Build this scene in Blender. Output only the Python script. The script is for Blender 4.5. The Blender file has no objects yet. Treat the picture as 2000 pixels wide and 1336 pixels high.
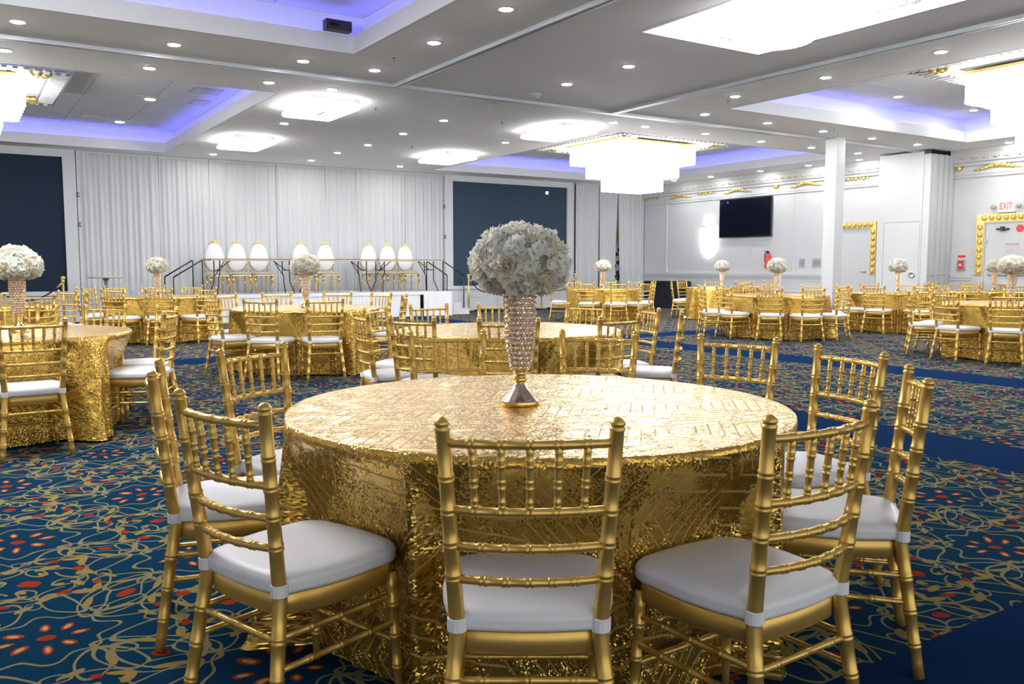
import bpy, math, random
from math import sin, cos, pi, radians, sqrt, atan2
random.seed(7)
SC = bpy.context.scene
COL = SC.collection

# ------------------------------------------------------------------ camera, world, exposure
EYE = 1.25
cam_d = bpy.data.cameras.new('camera'); cam_d.sensor_fit = 'HORIZONTAL'; cam_d.sensor_width = 36.0
cam_d.lens = 1681.0 / 2000.0 * 36.0
cam_d.clip_start = 0.05; cam_d.clip_end = 200
cam = bpy.data.objects.new('camera', cam_d); COL.objects.link(cam)
cam.location = (0, 0, EYE)
cam.rotation_euler = (radians(90) - math.atan(147 / 1681.0), 0, radians(-33.0))
SC.camera = cam
world = bpy.data.worlds.new('hall_fill_offscreen'); SC.world = world; world.use_nodes = True
bg = world.node_tree.nodes['Background']
bg.inputs[0].default_value = (1, 1, 1, 1); bg.inputs[1].default_value = 0.5   # added uniform fill for the unseen hall behind, at the visible hall's mean brightness
vs = SC.view_settings
vs.view_transform = 'Standard'; vs.look = 'None'; vs.gamma = 1.0; vs.use_curve_mapping = False
vs.exposure = 1.4
SC.cycles.max_bounces = 6; SC.cycles.diffuse_bounces = 4; SC.cycles.glossy_bounces = 3
SC.cycles.transmission_bounces = 4; SC.cycles.sample_clamp_indirect = 8.0; SC.cycles.adaptive_threshold = 0.02
SC.cycles.caustics_reflective = False; SC.cycles.caustics_refractive = False
L_CHAND, L_DOWN, L_FLUSH, L_BLUE, L_SCONCE = 4.5, 135.0, 7.0, 3.6, 3.6

# ------------------------------------------------------------------ materials
def new_mat(name):
    m = bpy.data.materials.new(name); m.use_nodes = True
    return m, m.node_tree, m.node_tree.nodes['Principled BSDF']
def pbr(name, col, rough=0.5, metal=0.0, spec=0.5, emit=0.0, ecol=None, noise=0.0, nscale=8.0, **kw):
    m, nt, b = new_mat(name)
    b.inputs['Base Color'].default_value = (*col, 1); b.inputs['Roughness'].default_value = rough
    b.inputs['Metallic'].default_value = metal; b.inputs['Specular IOR Level'].default_value = spec
    if emit:
        b.inputs['Emission Color'].default_value = (*(ecol or col), 1); b.inputs['Emission Strength'].default_value = emit
    for k, v in kw.items(): b.inputs[k.replace('_', ' ')].default_value = v
    if noise:
        tc = nt.nodes.new('ShaderNodeTexCoord'); n = nt.nodes.new('ShaderNodeTexNoise'); n.inputs['Scale'].default_value = nscale
        n.inputs['Detail'].default_value = 4
        mx = nt.nodes.new('ShaderNodeMix'); mx.data_type = 'RGBA'; mx.blend_type = 'MULTIPLY'; mx.inputs[0].default_value = noise
        mx.inputs[6].default_value = (*col, 1)
        nt.links.new(tc.outputs['Object'], n.inputs['Vector']); nt.links.new(n.outputs['Color'], mx.inputs[7])
        g = nt.nodes.new('ShaderNodeRGBToBW')
        nt.links.new(n.outputs['Color'], g.inputs[0])
        r = nt.nodes.new('ShaderNodeMapRange'); r.inputs[1].default_value = .3; r.inputs[2].default_value = .7; r.inputs[3].default_value = .75; r.inputs[4].default_value = 1.1
        nt.links.new(g.outputs[0], r.inputs[0]); nt.links.new(r.outputs[0], mx.inputs[7]); nt.links.new(mx.outputs[2], b.inputs['Base Color'])
    return m
class NT:
    """a few helpers to wire math nodes"""
    def __init__(s, nt): s.nt = nt
    def _in(s, sock, v):
        if isinstance(v, (int, float)): sock.default_value = v
        else: s.nt.links.new(v, sock)
    def m(s, op, a, b=None, c=None):
        n = s.nt.nodes.new('ShaderNodeMath'); n.operation = op
        s._in(n.inputs[0], a)
        if b is not None: s._in(n.inputs[1], b)
        if c is not None: s._in(n.inputs[2], c)
        return n.outputs[0]
    def add(s, a, b): return s.m('ADD', a, b)
    def sub(s, a, b): return s.m('SUBTRACT', a, b)
    def mul(s, a, b): return s.m('MULTIPLY', a, b)
    def mixc(s, f, a, b):
        n = s.nt.nodes.new('ShaderNodeMix'); n.data_type = 'RGBA'
        s._in(n.inputs[0], f)
        for i, v in ((6, a), (7, b)):
            if isinstance(v, tuple): n.inputs[i].default_value = (*v, 1)
            else: s.nt.links.new(v, n.inputs[i])
        return n.outputs[2]

M = {}
M['white'] = pbr('white paint', (.62, .635, .65), .55)
M['wall'] = pbr('wall paint', (.64, .655, .67), .5, noise=.06, nscale=1.5)
M['ceil'] = pbr('ceiling paint', (.95, .94, .925), .7, noise=.04, nscale=.8)
M['tray'] = pbr('tray lip paint', (.76, .775, .79), .5)
M['tile'] = pbr('ceiling tile', (.72, .72, .74), .8, noise=.2, nscale=30)
M['track'] = pbr('track metal', (.62, .66, .70), .35, .3)
M['slot'] = pbr('dark gap', (.05, .05, .055), .7)
M['gold'] = pbr('gold chair lacquer', (.76, .50, .13), .36, .70, noise=.2, nscale=25)
M['goldtrim'] = pbr('gold leaf', (.84, .62, .20), .36, .6)
M['goldpolish'] = pbr('polished gold', (.88, .62, .22), .12, 1.0)
M['rose_gold'] = pbr('champagne metal', (.92, .72, .54), .12, 1.0)
M['cushion'] = pbr('white leatherette', (.84, .84, .845), .42, noise=.04, nscale=6)
M['throne'] = pbr('throne upholstery', (.74, .74, .75), .5)
M['tie'] = pbr('white elastic', (.84, .84, .85), .6)
M['curtain'] = pbr('white drape', (.58, .595, .61), .75, Sheen_Weight=.2)
M['skirt'] = pbr('white stage skirt', (.70, .72, .75), .7)
M['screen'] = pbr('dark screen', (.008, .022, .048), .55, spec=.18)
M['screen2'] = pbr('dark screen panel', (.036, .064, .100), .55, spec=.2)
M['tv'] = pbr('tv glass', (.004, .005, .012), .12, spec=.5)
M['black'] = pbr('black metal', (.02, .021, .023), .4)
M['blackcloth'] = pbr('black cloth', (.008, .012, .024), .8)
M['petal'] = pbr('ivory petal', (.90, .88, .78), .55, Subsurface_Weight=.0, Sheen_Weight=.15)
M['petalin'] = pbr('cream petal', (.89, .84, .66), .55)
M['floret'] = pbr('white floret', (.90, .90, .84), .55)
M['green'] = pbr('floret heart', (.42, .50, .16), .6)
def thin(name, col, tr=.35):
    m, nt, b = new_mat(name); b.inputs['Base Color'].default_value = (*col, 1); b.inputs['Roughness'].default_value = .6; b.inputs['Specular IOR Level'].default_value = .25
    t_ = nt.nodes.new('ShaderNodeBsdfTranslucent'); t_.inputs[0].default_value = (*col, 1); mx = nt.nodes.new('ShaderNodeMixShader'); mx.inputs[0].default_value = tr
    nt.links.new(b.outputs[0], mx.inputs[1]); nt.links.new(t_.outputs[0], mx.inputs[2]); nt.links.new(mx.outputs[0], nt.nodes['Material Output'].inputs['Surface'])
    return m
M['petal'] = thin('ivory petal', (.94, .92, .83), .45); M['petalin'] = thin('cream petal', (.94, .89, .72), .45); M['floret'] = thin('white floret', (.94, .94, .89), .45)
M['crystal'] = pbr('cut crystal', (.92, .87, .83), .04, .9, spec=1.0)
M['crystalm'] = pbr('crystal facets', (.95, .88, .82), .10, .85)
M['wood'] = pbr('table edge wood', (.62, .43, .28), .5)
M['grey'] = pbr('grey plastic', (.42, .42, .43), .5)
M['steel'] = pbr('brushed steel', (.55, .55, .56), .3, .9)
M['red'] = pbr('red plastic', (.72, .05, .045), .4)
M['redprint'] = pbr('faded red print', (.75, .42, .42), .6)
M['blueled'] = pbr('blue led strip', (.2, .2, 1), .5, emit=L_BLUE, ecol=(.20, .19, 1.0))
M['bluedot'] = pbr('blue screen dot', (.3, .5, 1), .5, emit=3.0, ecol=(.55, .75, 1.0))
M['downl'] = pbr('downlight lens', (1, 1, 1), .5, emit=L_DOWN, ecol=(1, .99, .975))
M['chand'] = pbr('lit crystal', (.95, .95, .95), .2, emit=L_CHAND, ecol=(1, .99, .975))
M['chand2'] = pbr('lit recess crystal', (.95, .95, .95), .2, emit=3.5, ecol=(1, .99, .975))
M['flush'] = pbr('lit diffuser', (.95, .95, .95), .3, emit=L_FLUSH, ecol=(1, .99, .975))
M['sconce'] = pbr('lit sconce crystal', (.95, .95, .95), .2, emit=L_SCONCE, ecol=(1, .98, .95))
M['dent'] = pbr('crystal fascia', (.40, .41, .44), .25, .2)
M['exit'] = pbr('exit letters', (.9, .1, .08), .4, emit=.45, ecol=(1, .05, .03))
M['exitbox'] = pbr('exit sign face', (.9, .86, .84), .4, emit=.10, ecol=(1, .9, .88))
M['velvet'] = pbr('dark rope', (.012, .018, .035), .8)

def leaf_mat():
    m, nt, b = new_mat('leaf print'); N = NT(nt)
    tc = nt.nodes.new('ShaderNodeTexCoord'); v = nt.nodes.new('ShaderNodeTexVoronoi'); v.inputs['Scale'].default_value = 6
    nt.links.new(tc.outputs['Object'], v.inputs['Vector'])
    f = N.m('LESS_THAN', v.outputs['Distance'], .42)
    nt.links.new(N.mixc(f, (.60, .64, .63), (.02, .04, .035)), b.inputs['Base Color'])
    return m
M['leaf'] = leaf_mat()

def carpet_mat():
    m, nt, b = new_mat('patterned carpet'); N = NT(nt)
    tc = nt.nodes.new('ShaderNodeTexCoord')
    nz = nt.nodes.new('ShaderNodeTexNoise'); nz.inputs['Scale'].default_value = 3.3; nz.inputs['Detail'].default_value = 1
    nt.links.new(tc.outputs['Object'], nz.inputs['Vector'])
    sn = nt.nodes.new('ShaderNodeSeparateColor'); nt.links.new(nz.outputs['Color'], sn.inputs[0])
    sx = nt.nodes.new('ShaderNodeSeparateXYZ'); nt.links.new(tc.outputs['Object'], sx.inputs[0])
    X, Y = sx.outputs[0], sx.outputs[1]
    wx = N.add(X, N.mul(N.sub(sn.outputs[0], .5), .13)); wy = N.add(Y, N.mul(N.sub(sn.outputs[1], .5), .13))
    p = .863
    dx, dy = N.sub(wx, .2), N.sub(wy, 3.2)
    u = N.mul(N.add(dx, dy), .7071); v = N.mul(N.sub(dx, dy), .7071)
    cu = N.m('WRAP', u, p / 2, -p / 2); cv = N.m('WRAP', v, p / 2, -p / 2)
    ax, ay = N.m('ABSOLUTE', cu), N.m('ABSOLUTE', cv)
    fx, fy = N.m('MAXIMUM', ax, ay), N.m('MINIMUM', ax, ay)
    # four-fold pin-wheel coordinates: breaks the mirror symmetry
    sgn = N.m('SIGN', N.mul(cu, cv))
    big = N.m('GREATER_THAN', ax, ay)
    hand = N.mul(sgn, N.sub(N.mul(big, 2.0), 1.0))
    gy = N.mul(fy, hand)
    def ell2(cx, cy, rx, ry, rot, yy):
        c, s_ = cos(radians(rot)), sin(radians(rot))
        a = N.m('MULTIPLY_ADD', fx, c/rx, N.m('MULTIPLY_ADD', yy, s_/rx, -(cx*c+cy*s_)/rx))
        d = N.m('MULTIPLY_ADD', fx, -s_/ry, N.m('MULTIPLY_ADD', yy, c/ry, -(cy*c-cx*s_)/ry))
        return N.m('MULTIPLY_ADD', a, a, N.mul(d, d))
    def fill(*a): return N.m('LESS_THAN', ell2(*a), 1.0)
    def ring(cx, cy, rx, ry, rot, yy, w=.0050):
        return N.m('COMPARE', N.m('SQRT', ell2(cx, cy, rx, ry, rot, yy)), 1.0, w/min(rx, ry)*.9)
    def union(l):
        o = l[0]
        for k in l[1:]: o = N.m('MAXIMUM', o, k)
        return o
    rr = N.m('SQRT', N.add(N.mul(fx, fx), N.mul(fy, fy)))
    th = N.m('ARCTAN2', fy, fx)
    star = N.m('LESS_THAN', N.m('ABSOLUTE', N.sub(rr, N.add(.205, N.mul(N.m('COSINE', N.mul(th, 8.0)), .022)))), .006)
    vines = union([star, ring(.43, .0, .15, .09, 0, fy), ring(.4315, .4315, .19, .19, 0, fy), ring(.285, .13, .11, .055, 62, gy),
                   ring(.36, .21, .12, .075, -35, gy), ring(.30, -.16, .13, .05, -70, gy), ring(.40, -.25, .10, .055, 40, gy),
                   ring(.30, .0, .030, .030, 0, fy, .005), ring(.245, .245, .035, .035, 0, fy, .005), ring(.38, .33, .05, .03, 20, gy, .005), ring(.335, .06, .10, .05, 15, gy), ring(.33, -.05, .14, .045, -25, gy, .004)])
    leaves = union([fill(.315, .07, 0.048, 0.015, 48, gy), fill(.41, .14, 0.053, 0.016, -28, gy), fill(.26, .20, 0.046, 0.015, 100, gy),
                    fill(.335, -.07, 0.055, 0.015, -20, gy), fill(.41, -.16, 0.046, 0.018, 70, gy), fill(.33, -.25, 0.057, 0.016, 15, gy),
                    fill(.385, .27, 0.052, 0.016, 110, gy), fill(.425, .34, 0.034, 0.015, 20, gy)])
    dots = union([fill(.43, .0, .034, .022, 0, fy), fill(.4315, .4315, .036, .026, 45, fy), fill(.35, .195, .027, .019, -35, gy),
                  fill(.385, -.235, .027, .019, 30, gy), fill(.0, .0, .028, .028, 0, fy)])
    pet_o = union([fill(.108, .0, .034, .019, 0, fy), fill(.076, .076, .032, .017, 45, fy)])
    pet_i = union([fill(.108, .0, .021, .010, 0, fy), fill(.076, .076, .019, .009, 45, fy)])
    pile = nt.nodes.new('ShaderNodeTexNoise'); pile.inputs['Scale'].default_value = 260; pile.inputs['Detail'].default_value = 2
    nt.links.new(tc.outputs['Object'], pile.inputs['Vector'])
    navy = N.mixc(pile.outputs[0], (.002, .018, .044), (.005, .042, .09))
    c = N.mixc(leaves, navy, (.27, .18, .042))
    c = N.mixc(vines, c, (.20, .175, .08))
    c = N.mixc(pet_o, c, (.27, .040, .011)); c = N.mixc(pet_i, c, (.44, .26, .09))
    c = N.mixc(dots, c, (.26, .028, .009))
    # plain borders between the bays
    def band(s_, a, b_): return N.mul(N.m('GREATER_THAN', s_, a), N.m('LESS_THAN', s_, b_))
    plain = union([band(X, 5.40, 6.15), band(X, 9.2, 9.95), band(Y, 11.5, 12.2), N.m('LESS_THAN', Y, 1.58), N.m('GREATER_THAN', Y, 20.6)])
    plc = N.mixc(pile.outputs[0], (.0015, .013, .050), (.005, .030, .105))
    c = N.mixc(plain, c, plc)
    nt.links.new(c, b.inputs['Base Color'])
    b.inputs['Roughness'].default_value = .9; b.inputs['Specular IOR Level'].default_value = .0
    b.inputs['Sheen Weight'].default_value = .015; b.inputs['Sheen Roughness'].default_value = .5
    return m
M['carpet'] = carpet_mat()

def sequin_mat():
    m, nt, b = new_mat('gold sequin cloth'); N = NT(nt)
    uv = nt.nodes.new('ShaderNodeUVMap')
    vor = nt.nodes.new('ShaderNodeTexVoronoi'); vor.voronoi_dimensions = '2D'; vor.inputs['Scale'].default_value = 210
    nt.links.new(uv.outputs[0], vor.inputs['Vector'])
    # each sequin tips its own way
    geo = nt.nodes.new('ShaderNodeNewGeometry')
    off = nt.nodes.new('ShaderNodeVectorMath'); off.operation = 'SUBTRACT'; off.inputs[1].default_value = (.5, .5, .5)
    nt.links.new(vor.outputs['Color'], off.inputs[0])
    lo = nt.nodes.new('ShaderNodeTexNoise'); lo.inputs['Scale'].default_value = 13; lo.inputs['Detail'].default_value = 3
    nt.links.new(uv.outputs[0], lo.inputs['Vector'])
    lor = nt.nodes.new('ShaderNodeMapRange'); lor.inputs[1].default_value = .38; lor.inputs[2].default_value = .62; lor.inputs[3].default_value = .14; lor.inputs[4].default_value = .85
    nt.links.new(lo.outputs[0], lor.inputs[0])
    sc = nt.nodes.new('ShaderNodeVectorMath'); sc.operation = 'SCALE'; nt.links.new(off.outputs[0], sc.inputs[0]); nt.links.new(lor.outputs[0], sc.inputs['Scale'])
    ad = nt.nodes.new('ShaderNodeVectorMath'); ad.operation = 'ADD'; nt.links.new(geo.outputs['Normal'], ad.inputs[0]); nt.links.new(sc.outputs[0], ad.inputs[1])
    no = nt.nodes.new('ShaderNodeVectorMath'); no.operation = 'NORMALIZE'; nt.links.new(ad.outputs[0], no.inputs[0])
    nt.links.new(no.outputs[0], b.inputs['Normal']); nt.links.new(no.outputs[0], b.inputs['Coat Normal'])
    # woven chevron stripes without sequins
    su = nt.nodes.new('ShaderNodeSeparateXYZ'); nt.links.new(uv.outputs[0], su.inputs[0])
    U, V = su.outputs[0], su.outputs[1]
    par = N.m('FLOORED_MODULO', N.add(N.m('FLOOR', N.mul(N.add(U, N.mul(V, .5)), 1 / .26)), N.m('FLOOR', N.mul(N.sub(V, N.mul(U, .25)), 1 / .22))), 3.0)
    a0 = N.add(U, V); a1 = N.sub(U, N.mul(V, .9)); a2 = N.add(V, N.mul(U, .15))
    is1 = N.m('COMPARE', par, 1.0, .1); is2 = N.m('COMPARE', par, 2.0, .1)
    def lerp(f, a, b_): return N.add(a, N.mul(f, N.sub(b_, a)))
    sel = lerp(is2, lerp(is1, a0, a1), a2)
    line = N.m('LESS_THAN', N.m('FRACT', N.mul(sel, 1 / .055)), .14)
    cellv = nt.nodes.new('ShaderNodeSeparateColor'); nt.links.new(vor.outputs['Color'], cellv.inputs[0])
    seq = N.mixc(cellv.outputs[0], (.70, .41, .050), (.84, .55, .12))
    nt.links.new(N.mixc(line, seq, (.52, .35, .085)), b.inputs['Base Color'])
    nt.links.new(lerp(line, .88, .25), b.inputs['Metallic']); nt.links.new(lerp(line, .20, .5), b.inputs['Roughness'])
    nt.links.new(lerp(line, .35, .2), b.inputs['Coat Weight']); b.inputs['Coat Roughness'].default_value = .30; b.inputs['Coat IOR'].default_value = 1.55
    return m
M['sequin'] = sequin_mat()

# ------------------------------------------------------------------ mesh helpers
class MB:
    def __init__(s): s.v = []; s.f = []; s.mi = []; s.cur = 0; s.uv = None
    def face(s, idx): s.f.append(tuple(idx)); s.mi.append(s.cur)
    def box(s, x0, x1, y0, y1, z0, z1):
        o = len(s.v)
        s.v += [(x0, y0, z0), (x1, y0, z0), (x1, y1, z0), (x0, y1, z0), (x0, y0, z1), (x1, y0, z1), (x1, y1, z1), (x0, y1, z1)]
        for q in ((3, 2, 1, 0), (4, 5, 6, 7), (0, 1, 5, 4), (1, 2, 6, 5), (2, 3, 7, 6), (3, 0, 4, 7)): s.face(o + i for i in q)
        return s
    def cbox(s, c, d): return s.box(c[0]-d[0]/2, c[0]+d[0]/2, c[1]-d[1]/2, c[1]+d[1]/2, c[2]-d[2]/2, c[2]+d[2]/2)
    def quad(s, a, b, c, d):
        o = len(s.v); s.v += [a, b, c, d]; s.face((o, o+1, o+2, o+3)); return s
    def tube(s, pts, rad, n=10, caps=True):
        o = len(s.v); k = len(pts)
        if isinstance(rad, (int, float)): rad = [rad] * k
        for i in range(k):
            a, b = pts[max(0, i-1)], pts[min(k-1, i+1)]
            t = [b[j]-a[j] for j in range(3)]; L = sqrt(sum(q*q for q in t)) or 1; t = [q/L for q in t]
            ref = (0, 0, 1) if abs(t[2]) < .8 else (0, 1, 0)
            u = (t[1]*ref[2]-t[2]*ref[1], t[2]*ref[0]-t[0]*ref[2], t[0]*ref[1]-t[1]*ref[0])
            L = sqrt(sum(q*q for q in u)); u = [q/L for q in u]
            w = (t[1]*u[2]-t[2]*u[1], t[2]*u[0]-t[0]*u[2], t[0]*u[1]-t[1]*u[0])
            for j in range(n):
                c_, s_ = cos(2*pi*j/n)*rad[i], sin(2*pi*j/n)*rad[i]
                s.v.append(tuple(pts[i][q]+u[q]*c_+w[q]*s_ for q in range(3)))
        for i in range(k-1):
            for j in range(n): s.face((o+i*n+j, o+i*n+(j+1) % n, o+(i+1)*n+(j+1) % n, o+(i+1)*n+j))
        if caps: s.face([o+j for j in reversed(range(n))]); s.face([o+(k-1)*n+j for j in range(n)])
        return s
    def lathe(s, prof, n=24, c=(0, 0, 0), caps=True):
        o = len(s.v); k = len(prof)
        for r, z in prof:
            for j in range(n): s.v.append((c[0]+r*cos(2*pi*j/n), c[1]+r*sin(2*pi*j/n), c[2]+z))
        for i in range(k-1):
            for j in range(n): s.face((o+i*n+j, o+i*n+(j+1) % n, o+(i+1)*n+(j+1) % n, o+(i+1)*n+j))
        if caps: s.face([o+j for j in reversed(range(n))]); s.face([o+(k-1)*n+j for j in range(n)])
        return s
    def loops(s, loops, capb=True, capt=True):
        o = len(s.v); n = len(loops[0])
        for l in loops: s.v += l
        for i in range(len(loops)-1):
            for j in range(n): s.face((o+i*n+j, o+i*n+(j+1) % n, o+(i+1)*n+(j+1) % n, o+(i+1)*n+j))
        if capb: s.face([o+j for j in reversed(range(n))])
        if capt: s.face([o+(len(loops)-1)*n+j for j in range(n)])
        return s
    def grid(s, P, w, h):
        o = len(s.v); s.v += P
        for j in range(h-1):
            for i in range(w-1): s.face((o+j*w+i, o+j*w+i+1, o+(j+1)*w+i+1, o+(j+1)*w+i))
        return s
    def sphere(s, c, r, n=10, m=6, sz=1.0):
        prof = [(max(1e-4, r*sin(pi*i/m)), -r*sz*cos(pi*i/m)) for i in range(m+1)]
        return s.lathe(prof, n, c, caps=False)
    def torus(s, c, R, r, n=16, m=6, axis='z'):
        o = len(s.v)
        for i in range(n):
            a = 2*pi*i/n
            for j in range(m):
                b = 2*pi*j/m; q = R+r*cos(b); x, y, z = q*cos(a), q*sin(a), r*sin(b)
                if axis == 'x': x, y, z = z, x, y
                if axis == 'y': x, y, z = x, z, y
                s.v.append((c[0]+x, c[1]+y, c[2]+z))
        for i in range(n):
            for j in range(m): s.face((o+i*m+j, o+((i+1) % n)*m+j, o+((i+1) % n)*m+(j+1) % m, o+i*m+(j+1) % m))
        return s
    def xf(s, mb, fn):
        o = len(s.v); s.v += [fn(p) for p in mb.v]
        for f, mi in zip(mb.f, mb.mi): s.f.append(tuple(o+i for i in f)); s.mi.append(mi)
        return s
    def mesh(s, name, mats, smooth=False):
        me = bpy.data.meshes.new(name); me.from_pydata(s.v, [], s.f)
        for m_ in (mats if isinstance(mats, (list, tuple)) else [mats]): me.materials.append(M[m_] if isinstance(m_, str) else m_)
        if any(s.mi): me.polygons.foreach_set('material_index', s.mi)
        if smooth: me.polygons.foreach_set('use_smooth', [True]*len(me.polygons))
        me.update(); return me

def ob(name, data, parent=None, loc=(0, 0, 0), rz=0.0, label=None, cat=None, group=None, kind=None):
    if isinstance(data, tuple): data = data[0].mesh(name, data[1], data[2] if len(data) > 2 else False)
    o = bpy.data.objects.new(name, data); COL.objects.link(o)
    if parent: o.parent = parent
    o.location = loc
    if rz: o.rotation_euler = (0, 0, rz)
    if label: o['label'] = label
    if cat: o['category'] = cat
    if group: o['group'] = group
    if kind: o['kind'] = kind
    return o
def thing(name, label, cat, loc=(0, 0, 0), rz=0.0, group=None, kind=None):
    return ob(name, None, None, loc, rz, label, cat, group, kind)
def in_picture(x, y, z):
    """does the camera's frame hold this point?"""
    a, p = radians(33.0), math.atan(147 / 1681.0); dz = z - EYE
    u = x*cos(a)-y*sin(a); h = x*sin(a)+y*cos(a)
    d = h*cos(p)-dz*sin(p); v = h*sin(p)+dz*cos(p)
    return d > .1 and abs(u/d)*1681 < 1010 and abs(v/d)*1681 < 680
def lit_name(name, pts): return name if any(in_picture(*q) for q in pts) else name+'_offscreen'
def struct(name, data): return ob(name, data, kind='structure')
def copy_tree(root, loc, rz, label=None, group=None):
    def cp(o, par):
        c = o.copy(); COL.objects.link(c); c.parent = par
        for k in kids.get(o, ()): cp(k, c)
        return c
    r = cp(root, None); r.location = loc; r.rotation_euler = (0, 0, rz)
    if label: r['label'] = label
    if group: r['group'] = group
    return r
kids = {}
def index_tree(o):
    kids[o] = list(o.children)
    for c in kids[o]: index_tree(c)

# ------------------------------------------------------------------ the room
HC = 3.85; XR = 19.25; YB = 21.95; X0, Y0 = -6.0, -5.0
struct('floor', (MB().box(X0, XR+.2, Y0, YB+.2, -.1, 0), 'carpet'))
TRAYS = [(-4.5, 4.26, 2.2, 10.12), (-4.5, 4.22, 13.0, 21.0), (10.90, 17.97, 2.2, 10.18), (11.0, 17.97, 13.05, 20.8)]
NEAR = (6.57, 8.45, 4.3, 7.45)
HOLES = TRAYS + [NEAR]
xs = sorted({X0, XR+.2, *[v for h in HOLES for v in h[:2]]}); ys = sorted({Y0, YB+.2, *[v for h in HOLES for v in h[2:]]})
b = MB()
for i in range(len(xs)-1):
    for j in range(len(ys)-1):
        cx, cy = (xs[i]+xs[i+1])/2, (ys[j]+ys[j+1])/2
        if any(h[0] < cx < h[1] and h[2] < cy < h[3] for h in HOLES): continue
        b.quad((xs[i], ys[j], HC), (xs[i], ys[j+1], HC), (xs[i+1], ys[j+1], HC), (xs[i+1], ys[j], HC))
ceiling = struct('ceiling', (b, 'ceil'))
def rect_band(b, x0, x1, y0, y1, z0, z1, t):
    b.box(x0-t, x1+t, y0-t, y0, z0, z1); b.box(x0-t, x1+t, y1, y1+t, z0, z1)
    b.box(x0-t, x0, y0, y1, z0, z1); b.box(x1, x1+t, y0, y1, z0, z1)
TZ = 4.36
tile_cache = {}
for k, (x0, x1, y0, y1) in enumerate(TRAYS):
    b = MB()
    # the white upstand of the opening, four boards
    for q in ((x0-.04, x1+.04, y0-.04, y0), (x0-.04, x1+.04, y1, y1+.04), (x0-.04, x0, y0, y1), (x1, x1+.04, y0, y1)):
        ob('tray_lip', (MB().box(*q, HC-.003, HC+.21), 'tray'), ceiling)
    g = .24
    b = MB()   # trough floor and cove wall around
    for q in ((x0-g, x1+g, y0-g, y0-.04), (x0-g, x1+g, y1+.04, y1+g), (x0-g, x0-.04, y0, y1), (x1+.04, x1+g, y0, y1)):
        b.box(*q, HC+.05, HC+.07)
    rect_band(b, x0-g, x1+g, y0-g, y1+g, HC+.05, TZ+.02, .03)
    ob('cove', (b, 'tray'), ceiling)
    for q in ((x0, x1, y0-.17, y0-.13), (x0, x1, y1+.13, y1+.17), (x0-.17, x0-.13, y0, y1), (x1+.13, x1+.17, y0, y1)):
        ob(lit_name('light_strip', [(q[0]+(q[1]-q[0])*f, q[2]+(q[3]-q[2])*f, HC+.09) for f in [n_/40 for n_ in range(41)]]), (MB().box(*q, HC+.08, HC+.10), 'blueled'), ceiling)
    nx = round((x1-x0+2*g)/1.2); ny = round((y1-y0+2*g)/1.2)
    dx, dy = (x1-x0+2*g)/nx, (y1-y0+2*g)/ny
    ob('tile_grid', (MB().box(x0-g, x1+g, y0-g, y1+g, TZ+.012, TZ+.03), 'white'), ceiling)
    tm = MB().box(-dx/2+.008, dx/2-.008, -dy/2+.008, dy/2-.008, 0, .02).mesh('ceiling_tile', 'tile')
    for i in range(nx):
        for j in range(ny): ob('ceiling_tile', tm, ceiling, (x0-g+(i+.5)*dx, y0-g+(j+.5)*dy, TZ))
# near recess with dentil mouldings
x0, x1, y0, y1 = NEAR
b = MB(); rect_band(b, x0, x1, y0, y1, HC-.003, 4.45, .05); b.box(x0-.05, x1+.05, y0-.05, y1+.05, 4.45, 4.5)
ob('recess_wall', (b, 'tray'), ceiling)
dm = MB().box(-.035, .035, -.035, .035, 0, .07).mesh('dentil', 'tray')
nx, ny = 13, 22
for i in range(nx):
    for yy in (y0+.035, y1-.035): ob('dentil', dm, ceiling, (x0+.1+i*(x1-x0-.2)/(nx-1), yy, HC+.10))
for j in range(ny):
    for xx in (x0+.035, x1-.035): ob('dentil', dm, ceiling, (xx, y0+.1+j*(y1-y0-.2)/(ny-1), HC+.10))
# folding partition tracks
def track(n, x0, x1, y0, y1):
    t = struct('trim_%d' % n, None)
    if x1-x0 > y1-y0:
        parts = [(x0, x1, y0, y0+.035), (x0, x1, y1-.035, y1)]; sl = (x0, x1, y0+.035, y1-.035)
    else:
        parts = [(x0, x0+.035, y0, y1), (x1-.035, x1, y0, y1)]; sl = (x0+.035, x1-.035, y0, y1)
    for q in parts: ob('rail', (MB().box(*q, HC-.045, HC+.002), 'track'), t)
    ob('slot', (MB().box(*sl, HC-.004, HC+.002), 'track'), t)
track(1, X0, XR, 11.43, 11.53)
track(2, 5.41, 5.51, Y0, 11.43)
track(3, 9.40, 9.50, Y0, 11.43)
# walls
struct('wall_back', (MB().box(X0, XR+.2, YB, YB+.2, 0, HC), 'wall'))
struct('wall_left', (MB().box(X0-.2, X0, Y0, YB, 0, HC), 'wall'))
struct('wall_right', (MB().box(XR, XR+.2, Y0, YB, 0, HC), 'wall'))
struct('baseboard_right', (MB().box(XR-.02, XR, Y0, YB, 0, .14), 'white'))
struct('baseboard_back', (MB().box(X0, XR, YB-.02, YB, 0, .14), 'white'))
for n, (z0, z1, t) in enumerate([(1.00, 1.07, .035), (.94, 1.0, .02), (3.24, 3.28, .03), (3.30, 3.33, .02)]):
    for (ya, yb) in ((Y0, 9.2), (10.65, 11.15), (14.2, YB)) if n < 2 else ((Y0, 11.15), (12.4, YB)):
        struct('trim_%d' % (4+n), (MB().box(XR-t, XR, ya, yb, z0, z1), 'white'))
struct('trim_8', (MB().box(XR-.02, XR, Y0, 11.15, .55, .58).box(XR-.02, XR, 14.2, YB, .55, .58), 'white'))
# thin vertical panel joints
for yy in (20.6, 17.1, 15.6, 12.7): struct('trim_9', (MB().box(XR-.012, XR, yy-.012, yy+.012, 1.07, HC-.4), 'wall'))
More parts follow.
